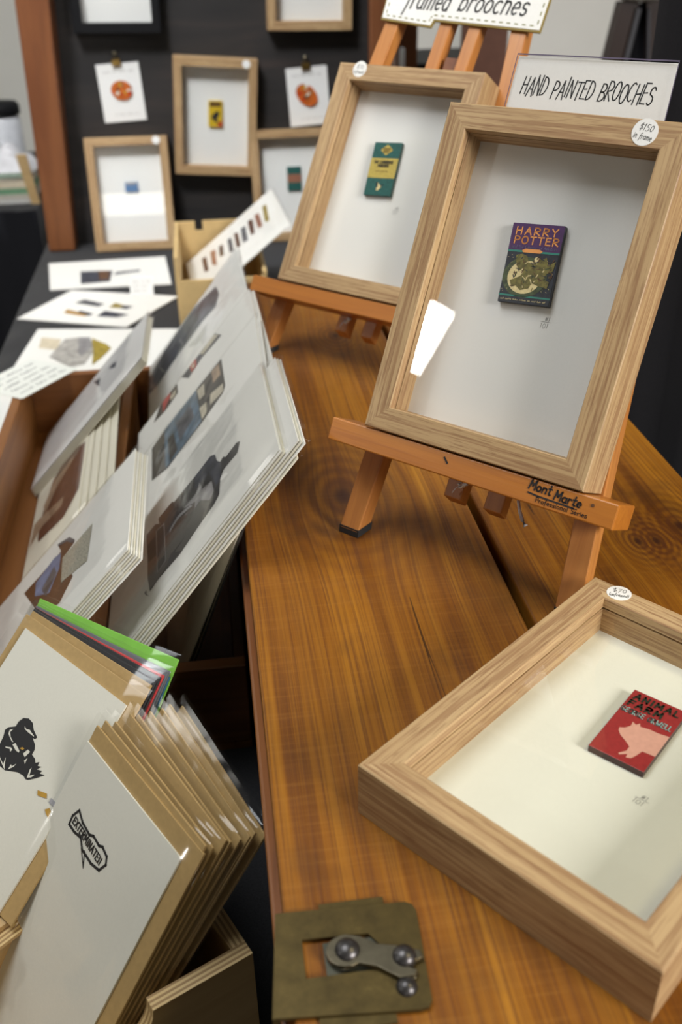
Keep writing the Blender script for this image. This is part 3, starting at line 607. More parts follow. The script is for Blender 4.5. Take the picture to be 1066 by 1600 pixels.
# ------------------------------------------------------------------ easels
def easel(FM, label, lx, ls, rx, rs, ax, ay, bx, by, ybot, ytop, cut, rail_x, strings, writing):
    """tabletop easel in the frame's own axes. lx, rx: centre of the side legs at y=0; ls, rs: their slope"""
    e = thing('tabletop_easel', label, 'easel', FM)
    z1, z0 = -FD-.0004, -FD-.0145
    Minv = FM.inverted()
    def foot(x, z):       # y where the leg meets the planks (world z = .003)
        a = (FM @ Vector((x, 0, z))).z; dy = (FM @ Vector((x, 1, z))).z-a
        return (.0042-a)/dy
    for cx, sl in ((lx, ls), (rx, rs)):
        hw = .0083; yt = ytop
        P = []
        for z in (z0, z1):
            pass
        yb0, yb1 = foot(cx+sl*ybot, z0), foot(cx+sl*ybot, z1)
        pts = [(cx+sl*yb0-hw, yb0, z0), (cx+sl*yb0+hw, yb0, z0), (cx+sl*yb1+hw, yb1, z1), (cx+sl*yb1-hw, yb1, z1),
               (cx+sl*yt-hw, yt, z0), (cx+sl*yt+hw, yt, z0), (cx+sl*yt+hw, yt, z1), (cx+sl*yt-hw, yt, z1)]
        b = MB(); b.hexa(pts, BEECH); lg = b.build('leg', e, bevel=.0008)
        f = [Vector(pts[i]) for i in (0, 1, 2, 3)]; c = sum(f, Vector())/4
        f = [c+(p-c)*1.05 for p in f]
        up_ = Vector((sl, 1, 0)).normalized()*.0022
        dn = FM.to_3x3().inverted() @ Vector((0, 0, -.0038))
        b = MB(); b.hexa([tuple(p+dn) for p in f]+[tuple(p+up_) for p in f], RUBBER); b.build('rubber_foot', lg)
    for (x0, x1) in ((ax, ay), (bx, by)):
        sl = (x1-x0)/.30
        yb, hw = -.033, .0068
        b = MB(); b.hexa([(x0-hw, yb-.004, z0+.002), (x0+hw, yb-.004, z0+.002), (x0+hw, yb, z1), (x0-hw, yb, z1),
                          (x0+sl*(cut+.03)-hw, cut, z0+.002), (x0+sl*(cut+.03)+hw, cut, z0+.002), (x0+sl*(cut+.03)+hw, cut, z1), (x0+sl*(cut+.03)-hw, cut, z1)], BEECH)
        b.build('centre_slat', e, bevel=.0008)
    b = MB(); b.box((rail_x[0], -.0172, -FD-.0003), (rail_x[1], -.0010, -.0022), BEECHX); rl = b.build('ledge_rail', e, bevel=.0010)
    b = MB(); yt = min(ytop, .232)-.03
    b.box((lx+ls*yt-.006, yt-.008, z0-.012), (rx+rs*yt+.006, yt+.008, z0-.0003), BEECHX); b.build('crossbar', e, bevel=.0008)
    # hinged rear leg, down to the planks behind
    top = Vector((.5*(ax+bx)+.012, yt, z0-.014)); wt = FM @ top
    back = FM.to_3x3() @ Vector((0, 0, -1)); back.z = 0; back.normalize()
    ft = wt+back*.055; ft.z = .001; L = Minv @ ft
    d = (L-top).normalized(); sx = Vector((.007, 0, 0)); sz = d.cross(sx).normalized()*.006
    b = MB(); b.hexa([tuple(L-sx-sz), tuple(L+sx-sz), tuple(L+sx+sz), tuple(L-sx+sz), tuple(top-sx-sz), tuple(top+sx-sz), tuple(top+sx+sz), tuple(top-sx+sz)], BEECH); b.build('rear_leg', e, bevel=.0008)
    xm = .5*(ax+bx)+.0175
    b = MB(); b.box((xm-.0082, cut-.11 if cut > .3 else .10, z0-.004), (xm+.0082, .2470 if cut > .3 else .19, z1-.002), POSTW); b.build('sliding_block', e, bevel=.0008)
    if strings:
        b = MB()
        kx, ky, kz = ax+.0078, -.0215, z1+.0045
        rnd = random.Random(5)
        for i in range(7):
            a = rnd.uniform(0, 6.28)
            b.tube([(kx+.0032*cos(a+q), ky+.0026*sin(a*1.3+q), kz+.0020*sin(q*2+a)) for q in (0, .8, 1.6, 2.4, 3.2)], .0010, CORD, 6)
        b.tube([(kx, ky, kz), (kx-.004, ky-.003, kz+.001), (kx-.006, ky-.0075, kz+.001)], .0004, CORD, 6)
        b.build('cord', e, smooth=True)
        if writing:
            b = MB(); x0, y0 = by+.012, -.021
            b.tube([(.112, -.020, z1+.002), (.116, -.0265, z1+.004), (.120, -.0315, z1+.005), (.1232, -.0345, z1+.005)], [.0011, .0012, .0013, .0018], CORD, 8); b.build('cord', e, smooth=True)
    if writing:
        b = MB(); z = -.0019
        letter(b, 'Mont', .1284, -.0076, .0150, .0060, .00095, z, INK, .12, .14, -.03); letter(b, 'Marte', .1462, -.0095, .0180, .0058, .00095, z, INK, .12, .14, -.02)
        b.strip([(.1290, -.0101), (.1360, -.0108), (.1600, -.0113)], .0010, z, INK); b.strip([(.1590, -.0113), (.1622, -.0114)], .0006, z, INK)
        letter(b, 'Professional Series', .1352, -.0146, .0345, .0030, .00042, z, INK)
        b.strip([(.0660, -.0052), (.0688, -.0080)], .0013, z, INK); b.disc((.1712, -.0060), .0011, .0011, z, brownp)
        b.build('lettering', rl)
    return e
easel(HPM, 'orange beech easel in front, its ledge printed with black lettering', -.0052, .07, .1577, -.09, .0634, .0745, .0947, .1060, -.085, .226, .20, (-.0285, .1870), True, True)
easel(F2M, 'orange beech easel at the rear carrying the stitched sign', -.0122, .124, .1946-.004, -.095, .0690, .0840, .1005, .1170, -.08, .335, .335, (-.0330, .1870), True, False)

# ------------------------------------------------------------------ signs
t = thing('acrylic_sign', 'white hand-lettered sign in clear acrylic behind the front frame', 'sign', HPM @ T((0, 0, -FD-.0205)))
b = MB(); b.hexa([(.0122, .2092, -.0006), (.1268, .2082, -.0006), (.1234, .2719, -.0006), (.0114, .2707, -.0006), (.0122, .2092, .0002), (.1268, .2082, .0002), (.1234, .2719, .0002), (.0114, .2707, .0002)], CARD); b.build('sign_card', t)
b = MB(); b.hexa([(.0120, .2090, .0004), (.1276, .2080, .0004), (.1241, .2720, .0004), (.0112, .2708, .0004), (.0120, .2090, .0022), (.1276, .2080, .0022), (.1241, .2720, .0022), (.0112, .2708, .0022)], ACRYL); b.build('acrylic_cover', t)
edge = plain('dark_acrylic_edge', (.10, .08, .13), .3)
b = MB(); b.strip([(.0112, .2714), (.1242, .2726)], .0009, .0023, edge); b.strip([(.0110, .2714), (.0119, .2090)], .0006, .0023, edge); b.strip([(.1244, .2722), (.1278, .2080)], .0006, .0023, edge); b.build('acrylic_edge', t)
b = MB(); letter(b, 'HAND PAINTED BROOCHES', .0193, .2450, .0940, .0122, .00085, .00028, INK, .12, .13, .004, .10); b.build('lettering', t)

t = thing('notched_sign', 'white notched sign with olive stitched border on the rear easel', 'sign', F2M @ T((0, 0, -FD+.0006)))
olv = plain('olive_board_edge', (.24, .17, .03), .6)
out = [(.0100, .2780), (.0705, .2722), (.0730, .2786), (.1880, .2722), (.1895, .3360), (.0085, .3360)]
ins = [(.0112, .2800), (.0695, .2742), (.0716, .2806), (.1868, .2744), (.1880, .3345), (.0100, .3345)]
b = MB(); b.prism(out, 0, .0022, olv); b.build('board', t)
b = MB(); b.prism(ins, .0022, .0026, CARD); b.build('sign_card', t)
b = MB()
stitch = plain('olive_ink', (.20, .19, .04), .6)
def dashes(p, q, n):
    for i in range(n):
        a, c = (i+.2)/n, (i+.55)/n
        b.strip([(p[0]+(q[0]-p[0])*a, p[1]+(q[1]-p[1])*a), (p[0]+(q[0]-p[0])*c, p[1]+(q[1]-p[1])*c)], .0011, .0028, stitch)
dashes((.0150, .2825), (.0665, .2776), 7); dashes((.0672, .2780), (.0695, .2840), 2); dashes((.0700, .2842), (.1830, .2778), 14); dashes((.1835, .2785), (.1845, .3330), 7); dashes((.0150, .2835), (.0140, .3330), 7)
b.build('stitched_border', t)
b = MB(); letter(b, 'framed', .0335, .2905, .0505, .0215, .0017, .0029, INK, .18, .15, -.035); letter(b, 'brooches', .0950, .2895, .0730, .0215, .0017, .0029, INK, .18, .13, -.035); b.build('lettering', t)

# ------------------------------------------------------------------ prints, cards, envelopes and their sleeves
def sleeve_mesh(x0, y0, x1, y1, z, seed, amp=.0006):
    b = MB(); n = 10; V = []
    for j in range(n+1):
        for i in range(n+1):
            x = x0+(x1-x0)*i/n if i != n-1 else x1-.0014; y = y0+(y1-y0)*j/n if j != n-1 else y1-.0014
            e = min(i, n-i, j, n-j)/n*2
            if j == n or i == n: V.append((x, y, z-.0016)); continue        # the sleeve turns round the top and right edges
            V.append((x, y, z+amp*(noise.noise(Vector((x*28+seed*3.3, y*28, seed)))*1.0+.6)*(.25+e)))
    b.add(V, [(j*(n+1)+i, j*(n+1)+i+1, (j+1)*(n+1)+i+1, (j+1)*(n+1)+i) for j in range(n) for i in range(n)], CELLO)
    return b
def art(root, polys, name='picture', z=.0002):
    b = MB()
    for k, (pts, m) in enumerate(polys): b.poly(pts, z+.00006*k, m)
    return b.build(name, root)
SEED = [0]
def print_sheet(name, label, cat, q, W, H, mat=None, th=.0009, sleeve=True, polys=None, group=None, drop=0, z=0, cello=.0006):
    """q = pose of the sheet's lower-left corner; drop shortens the sheet from below; z moves it along its normal"""
    M = pose(*q) @ T((0, 0, z))
    t = thing(name, label, cat, M, group)
    b = MB(); b.box((0, drop, -th), (W, H, 0), mat or WHITE); b.build('sheet', t)
    if polys: art(t, polys)
    if sleeve:
        SEED[0] += 1
        sleeve_mesh(-.0025, max(drop-.001, 0), W+.0025, H+.004, .0007, SEED[0], cello).build('clear_sleeve', t, smooth=True)
    return t
def paint(name, rgb, var=.35, sc=90): return plain(name, rgb, .6, var, sc)
blackpr, smoke, greypr = paint('black_print', (.022, .020, .021), .5), paint('smoke_grey_print', (.24, .23, .23), .3), paint('grey_print', (.09, .09, .10), .5)
darkolive, bluepr, winpr, redpr = paint('dark_olive_print', (.055, .048, .04), .6), paint('blue_print', (.10, .15, .20), .5), paint('cream_window_print', (.52, .47, .36), .2), paint('red_print', (.42, .07, .06), .2)
brownpr, tanpr, navypr, violet = paint('brown_print', (.105, .040, .022), .25), paint('tan_print', (.34, .24, .16), .3), paint('dark_blue_grey_print', (.045, .048, .065), .5), paint('blue_violet_print', (.16, .20, .34), .25)

DF = -.176     # drawer floor
# right-hand compartment: prints leaning over the chest edge, their feet on the divider
Rf = (-.1238, .7608, -.1179, -1.5911, .6868, .0569)
machine = [([(.0361, .0757), (.0381, .0897), (.0457, .0953), (.0343, .0942), (.0369, .1152), (.0423, .1179), (.0457, .1489), (.046, .1714), (.0539, .1774), (.0678, .1785), (.0776, .1827), (.0752, .187), (.0813, .1898), (.0808, .2045), (.0860, .2090), (.0987, .2038), (.0967, .1861), (.1044, .1807), (.1261, .1778), (.1312, .1701), (.1333, .1519), (.1392, .1263), (.1388, .1223), (.1367, .1069), (.1355, .0946), (.1378, .0847), (.1128, .0805), (.0835, .0794)], blackpr),
           ([(.0457, .1489), (.0481, .1713), (.0539, .1774), (.0711, .1791), (.0821, .184), (.1044, .1807), (.1083, .1756), (.0721, .1681), (.0686, .148)], navypr),
           ([(.0526, .0909), (.0573, .1036), (.1223, .1068), (.1246, .0943)], smoke), ([(.0546, .0925), (.0585, .1028), (.1212, .1058), (.1232, .0955)], blackpr),
           ([(.0818, .1117), (.0761, .1238), (.0842, .1407), (.0913, .1438), (.0870, .1380), (.0815, .1240), (.0850, .1140), (.0880, .1120)], smoke),
           ([(.0772, .1324), (.0793, .1493), (.0671, .1549), (.0843, .1575), (.091, .1703), (.1109, .1722), (.1180, .1665), (.0991, .1551), (.1001, .1468), (.0900, .1480)], smoke),
           ([(.1291, .0769), (.1302, .0803), (.1350, .0800), (.1437, .0841), (.1351, .0788)], smoke)]
print_sheet('art_print', 'sleeved print of a dark machine with a nozzle, front of the right drawer pile', 'print', Rf, .1701, .2463, polys=machine, drop=.023)
for k in range(6):
    q = (Rf[0], Rf[1]-.003*(k+1), Rf[2]+.001, Rf[3], Rf[4], Rf[5])
    lab = 'white sleeved print layered behind the dark machine print'
    t = print_sheet('art_print', lab, 'print', q, .1701, .2463+(.012 if k in (2, 3, 4) else .0)+.0015*k, mat=(CREAM if k % 2 else WHITE), drop=.023, z=-.0013*(k+1), group='prints layered behind the dark machine print')
Rb = (-.1221, .9279, -.1237, -1.5297, .695, -.084)
building = [([(.0067, .0702), (.001, .0928), (.0005, .1106), (.0002, .1427), (.0012, .1921), (.0648, .1958), (.0733, .1919), (.0807, .1572), (.086, .1009), (.0739, .0742)], darkolive),
            ([(.001, .0928), (.0005, .1171), (.0003, .149), (.0773, .1573), (.0834, .1039), (.0818, .0978)], bluepr), ([(.0182, .1144), (.0183, .1395), (.0496, .1457), (.064, .1216)], greypr), ([(.0300, .1000), (.0300, .1100), (.0760, .1180), (.0800, .1050)], darkolive),
            ([(.0046, .1505), (.0085, .1628), (.0332, .1639), (.0305, .1549)], winpr), ([(.0486, .1547), (.0521, .1665), (.0729, .1661), (.076, .1588)], winpr), ([(.0467, .1726), (.0562, .1927), (.072, .1934), (.0677, .172)], winpr), ([(.0040, .1760), (.0060, .1880), (.0330, .1900), (.0320, .1780)], tanpr)]
print_sheet('art_print', 'sleeved print of a blue shopfront with cream windows, right drawer compartment', 'print', Rb, .19, .2474, polys=building, drop=.046)
print_sheet('art_print', 'white sleeved print tucked behind the blue shopfront print', 'print', (Rb[0], Rb[1]-.008, Rb[2], *Rb[3:]), .19, .252, drop=.046, z=-.0013)
Rc = (-.1226, 1.004, -.1246, -1.5265, .6957, -.046)
cass = [([(.0229, .0703), (.001, .0823), (.0011, .1153), (.0255, .1164), (.0292, .0927)], darkolive), ([(.001, .0876), (.0005, .1033), (.0132, .1014), (.0252, .0876)], redpr), ([(.0105, .1024), (.0113, .1134), (.0240, .1114), (.0225, .1023)], winpr),
        ([(.0006, .1242), (.0008, .1379), (.0005, .186), (.0236, .1959), (.0168, .16), (.0247, .1365)], greypr), ([(.0010, .1582), (.0010, .1845), (.0143, .1912), (.0139, .1635)], winpr), ([(.0008, .1396), (.0008, .1514), (.0199, .1516), (.0203, .1417)], redpr), ([(.0060, .1430), (.0060, .1480), (.0150, .1480), (.0150, .1440)], winpr)]
print_sheet('art_print', 'sleeved print of red cassette tapes between the shopfront and camera prints', 'print', Rc, .19, .247, polys=cass, drop=.040)
print_sheet('art_print', 'white sleeved print tucked behind the red cassette print', 'print', (Rc[0], Rc[1]-.012, Rc[2], Rc[3]+.02, *Rc[4:]), .19, .251, drop=.042, z=-.0013)
Rm = (-.1251, 1.2042, -.1407, -1.56, .6904, .0182)
camp = [([(.085, .0514), (.032, .0525), (.0081, .0974), (.0033, .1419), (.0010, .1512), (.0327, .1985), (.0707, .2019), (.096, .1931), (.085, .1645), (.0874, .1078), (.0947, .0691)], greypr), ([(.085, .0514), (.032, .0525), (.0096, .0892), (.0274, .129), (.0794, .1347), (.0874, .1078), (.0947, .0691)], navypr),
        ([(.0418, .0749), (.027, .0971), (.0411, .1206), (.0751, .1273), (.0895, .1115), (.0802, .0847)], smoke), ([(.0428, .0766), (.0288, .0975), (.0422, .1194), (.0745, .1256), (.0880, .1112), (.0792, .0862)], navypr)]
print_sheet('art_print', 'sleeved print of a dark camera at the far end of the drawer', 'print', Rm, .20, .2455, polys=camp, drop=.053)
for k in range(2):
    print_sheet('art_print', 'white sleeved print tucked behind the dark camera print', 'print', (Rm[0], Rm[1]-.014*(k+1), Rm[2], *Rm[3:]), .20, .242, drop=.053, z=-.0013*(k+1), group='prints tucked behind the dark camera print')
Rk = (-.0643, .7677, -.170, -1.5664, .3719, .0042)
print_sheet('art_print', 'dark print standing upright in shadow behind the right drawer pile', 'print', Rk, .15, .20, mat=paint('near_black_print', (.02, .016, .014), .5), th=.0016,
            polys=[([(.112, .030), (.128, .026), (.142, .045), (.146, .085), (.141, .085), (.137, .048), (.126, .032), (.114, .036)], tanpr), ([(.1465, .004), (.1495, .004), (.1495, .198), (.1465, .198)], winpr)])
print_sheet('art_print', 'cream sleeved print standing just before the upright dark print', 'print', (-.0700, .7667, -.170, -1.5664, .3919, .0042), .148, .198, mat=CREAM)

# left-hand compartment
Lf = (-.2428, .7810, -.1752, -1.5793, .7566, .0249)
typew = [([(.0344, .0747), (.0364, .1011), (.036, .1315), (.0128, .1224), (.0262, .1425), (.0438, .1527), (.049, .1535), (.054, .1371), (.1114, .1606), (.1217, .153), (.1318, .1456), (.1187, .1178)], brownp),
         ([(.0419, .0945), (.0337, .121), (.0395, .1321), (.0665, .1343), (.093, .1246), (.0677, .0987)], violet), ([(.0697, .1091), (.0514, .1242), (.0708, .1314), (.0921, .1196)], greypr),
         ([(.054, .1371), (.054, .1804), (.1133, .1802), (.0992, .1424)], paint('paper_text_print', (.36, .34, .27), .6, 700)), ([(.0128, .1224), (.0262, .1425), (.0438, .1527), (.049, .1535), (.0440, .1480), (.0290, .1390), (.0200, .1250)], greypr)]
print_sheet('art_print', 'sleeved print of a blue typewriter, front of the left drawer pile', 'print', Lf, .1689, .2366, polys=typew, drop=.004)
for k in range(6):
    print_sheet('art_print', 'cream sleeved print layered behind the blue typewriter print', 'print', (Lf[0], Lf[1]-.0025*(k+1), Lf[2], *Lf[3:]), .1689, .2366+.0015*k, mat=(CREAM if k % 2 == 0 else WHITE), drop=.005, z=-.0013*(k+1), group='prints layered behind the blue typewriter print')
Lb = (-.2229, 1.0905, -.1721, -1.5507, .7582, .0163)
brown = [([(.202, .0214), (.1908, .018), (.1455, .0183), (.078, .0304), (.0549, .0536), (.0771, .0915), (.1275, .0916), (.1864, .0901), (.2132, .067)], brownpr),
         ([(.1225, .0178), (.0843, .0346), (.0802, .0695), (.0894, .0674), (.1145, .0388), (.1472, .0248)], tanpr), ([(.1439, .004), (.1446, .015), (.1614, .0605), (.1784, .0597), (.173, .0227), (.1906, .004)], tanpr)]
print_sheet('art_print', 'sleeved print of a brown typewriter in the left drawer compartment', 'print', Lb, .25, .095, polys=brown, cello=.0012, mat=CREAM)
for k in range(4):
    print_sheet('art_print', 'sleeved print layered behind the brown typewriter print', 'print', (Lb[0], Lb[1]-.004*k, Lb[2]+.001, *Lb[3:]), .25, .104+.012*k, mat=CREAM, z=-.0022*(k+1), group='prints layered behind the brown typewriter print', cello=.0020)
Lc = (-.2167, 1.2044, -.1722, -1.5481, .758, .0195)
print_sheet('art_print', 'sleeved print of faded brown shapes beyond the brown typewriter print', 'print', (-.2167, 1.1960, -.1722, -1.5481, .758, .0195), .22, .0700, mat=CREAM, z=-.004, cello=.0012,
            polys=[([(.0665, .004), (.0608, .0292), (.005, .0110), (.0082, .0600), (.071, .0640), (.0968, .047), (.0911, .0146)], paint('faded_brown_print', (.20, .095, .06), .3))])
Lg = (-.2295, 1.1854, -.172, -1.5924, .7564, .0141)
print_sheet('art_print', 'grey-white print standing highest in the left drawer compartment', 'print', Lg, .1506, .2111, mat=paper('grey_white_paper', (.60, .59, .58)), polys=[([(.0434, .1378), (.0388, .1445), (.0507, .1551), (.0681, .1536)], navypr), ([(.0169, .1023), (.0399, .1207), (.0539, .1191), (.0700, .1240), (.0523, .1151)], navypr)], cello=.0012)
for k in range(3):
    print_sheet('art_print', 'cream print right behind the tall grey-white print', 'print', (Lg[0], Lg[1]-.003*(k+1), Lg[2], *Lg[3:]), .1506, .2111+.001*k, mat=CREAM, z=-.0022*(k+1), group='prints right behind the tall grey-white print')

# ------------------------------------------------------------------ shallow print drawer with two compartments
dr = thing('print_drawer', 'shallow brown wooden drawer of prints with a middle divider', 'drawer', T((0, 0, CLOTH)))
ZT = -.1005-CLOTH
b = MB(); b.box((-.256, .594, 0), (.000, 1.217, .0075), DRAW); b.build('bottom', dr)
b = MB(); b.box((-.256, .594, .0075), (-.2445, 1.217, ZT), DRAW); b.build('side_wall', dr, bevel=.001)
b = MB(); b.box((-.010, .606, .0075), (.000, 1.205, ZT-.03), DRAW); b.build('side_wall', dr, bevel=.001)
b = MB(); b.box((-.2445, .594, .0075), (.000, .606, ZT), DRAWX); b.build('end_wall', dr, bevel=.001)
b = MB(); b.box((-.2445, 1.205, .0075), (.000, 1.217, ZT), DRAWX); b.build('end_wall', dr, bevel=.001)
b = MB(); b.box((-.1215, .606, .0075), (-.1105, 1.205, ZT), DRAW); b.build('divider', dr, bevel=.001)

# scalloped handwritten note across the far-left corner of the drawer
A, Bt = Vector((-.185, 1.219, 0)), Vector((-.243, 1.135, 0))
NZ = -.0992
ud = (A-Bt).normalized(); vd = Vector((-ud.y, ud.x, 0)); sk = (A-Bt).length
Mn = Matrix(((ud.x, vd.x, 0, Bt.x), (ud.y, vd.y, 0, Bt.y), (0, 0, 1, NZ), (0, 0, 0, 1)))
t = thing('handwritten_note', 'scallop-edged white note with blue-black handwriting on the drawer corner', 'note', Mn)
pts = []; step = .0062
def scal(p, q):
    L = math.hypot(q[0]-p[0], q[1]-p[1]); n = max(2, round(L/step)); dx, dy = (q[0]-p[0])/n, (q[1]-p[1])/n
    nx, ny = dy/math.hypot(dx, dy), -dx/math.hypot(dx, dy)
    for i in range(n):
        for k in range(5):
            f = k/5; a = sin(pi*f)*.0019
            pts.append((p[0]+dx*(i+f)+nx*a, p[1]+dy*(i+f)+ny*a))
hn = .078
scal((0, 0), (sk, 0)); scal((sk, 0), (sk, hn)); scal((sk, hn), (0, hn)); scal((0, hn), (0, 0))
b = MB(); b.prism(pts, 0, .0006, paper('note_paper', (.74, .75, .70))); b.build('paper', t)
b = MB(); blueink = plain('blue_black_ink', (.03, .035, .05), .6)
for i in range(5): scribble(b, .010, hn-.016-.0135*i, sk-.020, .0065, .0007, .0008, blueink, 20+i)
b.build('handwriting', t)

# ------------------------------------------------------------------ loose prints lying on the cloth behind the drawer
def flat_print(label, pts, polys, z, tilt=0):
    c = Vector((sum(p[0] for p in pts)/4, sum(p[1] for p in pts)/4, z))
    t = thing('art_print', label, 'print', T(c))
    b = MB(); b.prism([(x-c.x, y-c.y) for x, y in pts], 0, .0016, WHITE); b.build('sheet', t)
    b = MB()
    for k, (P, m) in enumerate(polys): b.poly([(x-c.x, y-c.y) for x, y in P], .0018+.0001*k, m)
    b.build('picture', t); return t
ochre, palegrey, buff = paint('ochre_print', (.30, .22, .03), .3), paint('pale_grey_print', (.36, .34, .31), .3), paint('buff_print', (.60, .52, .38), .1)
flat_print('flat print of a dark building strip, farthest of the loose prints on the cloth', [(-.302, 1.828), (-.079, 1.822), (-.094, 2.005), (-.324, 1.998)],
           [([(-.256, 1.932), (-.248, 1.851), (-.195, 1.857), (-.194, 1.926)], navypr), ([(-.222, 1.930), (-.215, 1.870), (-.197, 1.872), (-.200, 1.925)], brownp), ([(-.190, 1.895), (-.185, 1.915), (-.142, 1.922), (-.140, 1.910), (-.165, 1.905)], greypr)], CLOTH+.0005)
flat_print('flat print with four small bird-like shapes, middle of the loose prints', [(-.340, 1.678), (-.152, 1.603), (-.066, 1.748), (-.262, 1.818)],
           [([(-.248, 1.742), (-.233, 1.759), (-.196, 1.728), (-.206, 1.715)], greypr), ([(-.263, 1.692), (-.259, 1.71), (-.217, 1.674), (-.225, 1.667)], paint('orange_print', (.42, .22, .03), .3)), ([(-.240, 1.690), (-.236, 1.700), (-.212, 1.678), (-.218, 1.668)], navypr),
            ([(-.187, 1.706), (-.177, 1.729), (-.160, 1.712), (-.170, 1.700)], ochre), ([(-.168, 1.700), (-.160, 1.712), (-.144, 1.704), (-.156, 1.691)], greypr), ([(-.204, 1.663), (-.193, 1.689), (-.150, 1.662), (-.17, 1.652)], navypr)], CLOTH+.0005)
flat_print('flat print of a grey and ochre figure sketch, nearest of the loose prints', [(-.318, 1.415), (-.090, 1.380), (-.060, 1.578), (-.298, 1.618)],
           [([(-.286, 1.529), (-.287, 1.577), (-.254, 1.563), (-.255, 1.515)], buff), ([(-.265, 1.487), (-.248, 1.562), (-.226, 1.566), (-.208, 1.563), (-.195, 1.505), (-.207, 1.447), (-.227, 1.436)], palegrey), ([(-.226, 1.566), (-.208, 1.563), (-.200, 1.520), (-.215, 1.480), (-.222, 1.500)], smoke),
            ([(-.205, 1.560), (-.201, 1.554), (-.179, 1.526), (-.17, 1.508), (-.184, 1.465), (-.195, 1.441), (-.198, 1.500)], ochre)], CLOTH+.0005)
flat_print('plain white sheet lying on the cloth outside the left drawer wall', [(-.340, 1.08), (-.262, 1.08), (-.262, 1.37), (-.340, 1.37)], [([(-.331, 1.10), (-.330, 1.10), (-.330, 1.35), (-.331, 1.35)], palegrey)], CLOTH+.0005)
t = thing('price_card', 'small white price card standing between the loose prints', 'card', pose(-.152, 1.765, CLOTH+.0028, -.05, .5))
b = MB(); b.box((0, 0, -.0006), (.042, .034, 0), CARD); b.build('card', t)
b = MB()
for i in range(3): scribble(b, .005, .022-.008*i, .031, .004, .0005, .0003, palegrey, 40+i)
b.build('handwriting', t)
b = MB(); b.hexa([(.012, .003, -.0007), (.030, .003, -.0007), (.030, .003, -.013), (.012, .003, -.013), (.016, .030, -.0007), (.026, .030, -.0007), (.026, .030, -.0012), (.016, .030, -.0012)], CARD); b.build('strut', t)

# ------------------------------------------------------------------ plywood card boxes
def ply_box(label, C0, ang, L, Wd, z0, ztop, scoop=False, foot=0, zdrop=.05):
    """C0: top corner at the near right; u runs back along the box to the left, v away from the viewer"""
    M = T((C0[0], C0[1], 0)) @ Matrix.Rotation(ang, 4, 'Z')
    t = thing('card_box', label, 'box', M)
    th = .009
    def wall(name, P, rotz, off, prof):
        # a vertical plywood panel: prof in (x, z), thickness along y
        b = MB(); n = len(prof)
        tess = tessellate_polygon([[Vector((x, z, 0)) for x, z in prof]])
        f0 = [(x, 0, z) for x, z in prof]; f1 = [(x, th, z) for x, z in prof]
        def orient(tri, up):
            a, c, d = tri; cr = (prof[c][0]-prof[a][0])*(prof[d][1]-prof[a][1])-(prof[c][1]-prof[a][1])*(prof[d][0]-prof[a][0])
            return (a, c, d) if (cr > 0) == up else (a, d, c)
        b.add(f0, [orient(k, True) for k in tess], PLY); b.add(f1, [orient(k, False) for k in tess], PLY)
        ar = sum(prof[i][0]*prof[(i+1) % n][1]-prof[(i+1) % n][0]*prof[i][1] for i in range(n))
        idx = range(n)
        b.add(f0+f1, [((i+1) % n, i, n+i, n+(i+1) % n) if ar > 0 else (i, (i+1) % n, n+(i+1) % n, n+i) for i in idx], PLYE)
        o = b.build(name, t, T(off) @ Matrix.Rotation(rotz, 4, 'Z')); return o
    sc = []
    if scoop:
        for i in range(13):
            a = pi*i/12; sc.append((-.083+scoop*cos(a)*.5, ztop-scoop*.52*sin(a)))
    prof = [(-L, z0), (0, z0), (0, ztop)]+(sc or [(-.012, ztop), (-.030, ztop-zdrop)])+[(-L, ztop if sc else ztop-zdrop)]
    wall('side_panel', None, 0, (0, 0, 0), prof)
    wall('side_panel', None, 0, (0, Wd+th, 0), [(-L, z0), (0, z0), (0, ztop), (-.012, ztop), (-.030, ztop-zdrop), (-L, ztop-zdrop)])
    wall('end_panel', None, pi/2, (0, th, 0), [(0, z0), (Wd, z0), (Wd, ztop), (0, ztop)])
    wall('end_panel', None, pi/2, (-L+th, th, 0), [(0, z0), (Wd, z0), (Wd, ztop), (0, ztop)])
    b = MB(); b.box((-L+th, th, z0), (-th, Wd+th, z0+.006), PLY); b.build('bottom_panel', t)
    if foot:
        b = MB(); b.box((-L+.005, .005, foot), (-.005, Wd+2*th-.005, z0), PLY); b.build('plinth', t)
    return t
ply_box('plywood card box with a scooped side holding the kraft envelopes', (-.0095, .3455), .45, .27, .146, CLOTH+.0006, -.10, .046)
b2 = ply_box('plywood card box at the left holding the coloured envelopes', (-.0810, .4650), .70, .150, .146, -.139, -.112, 0, CLOTH+.0006, .0245)

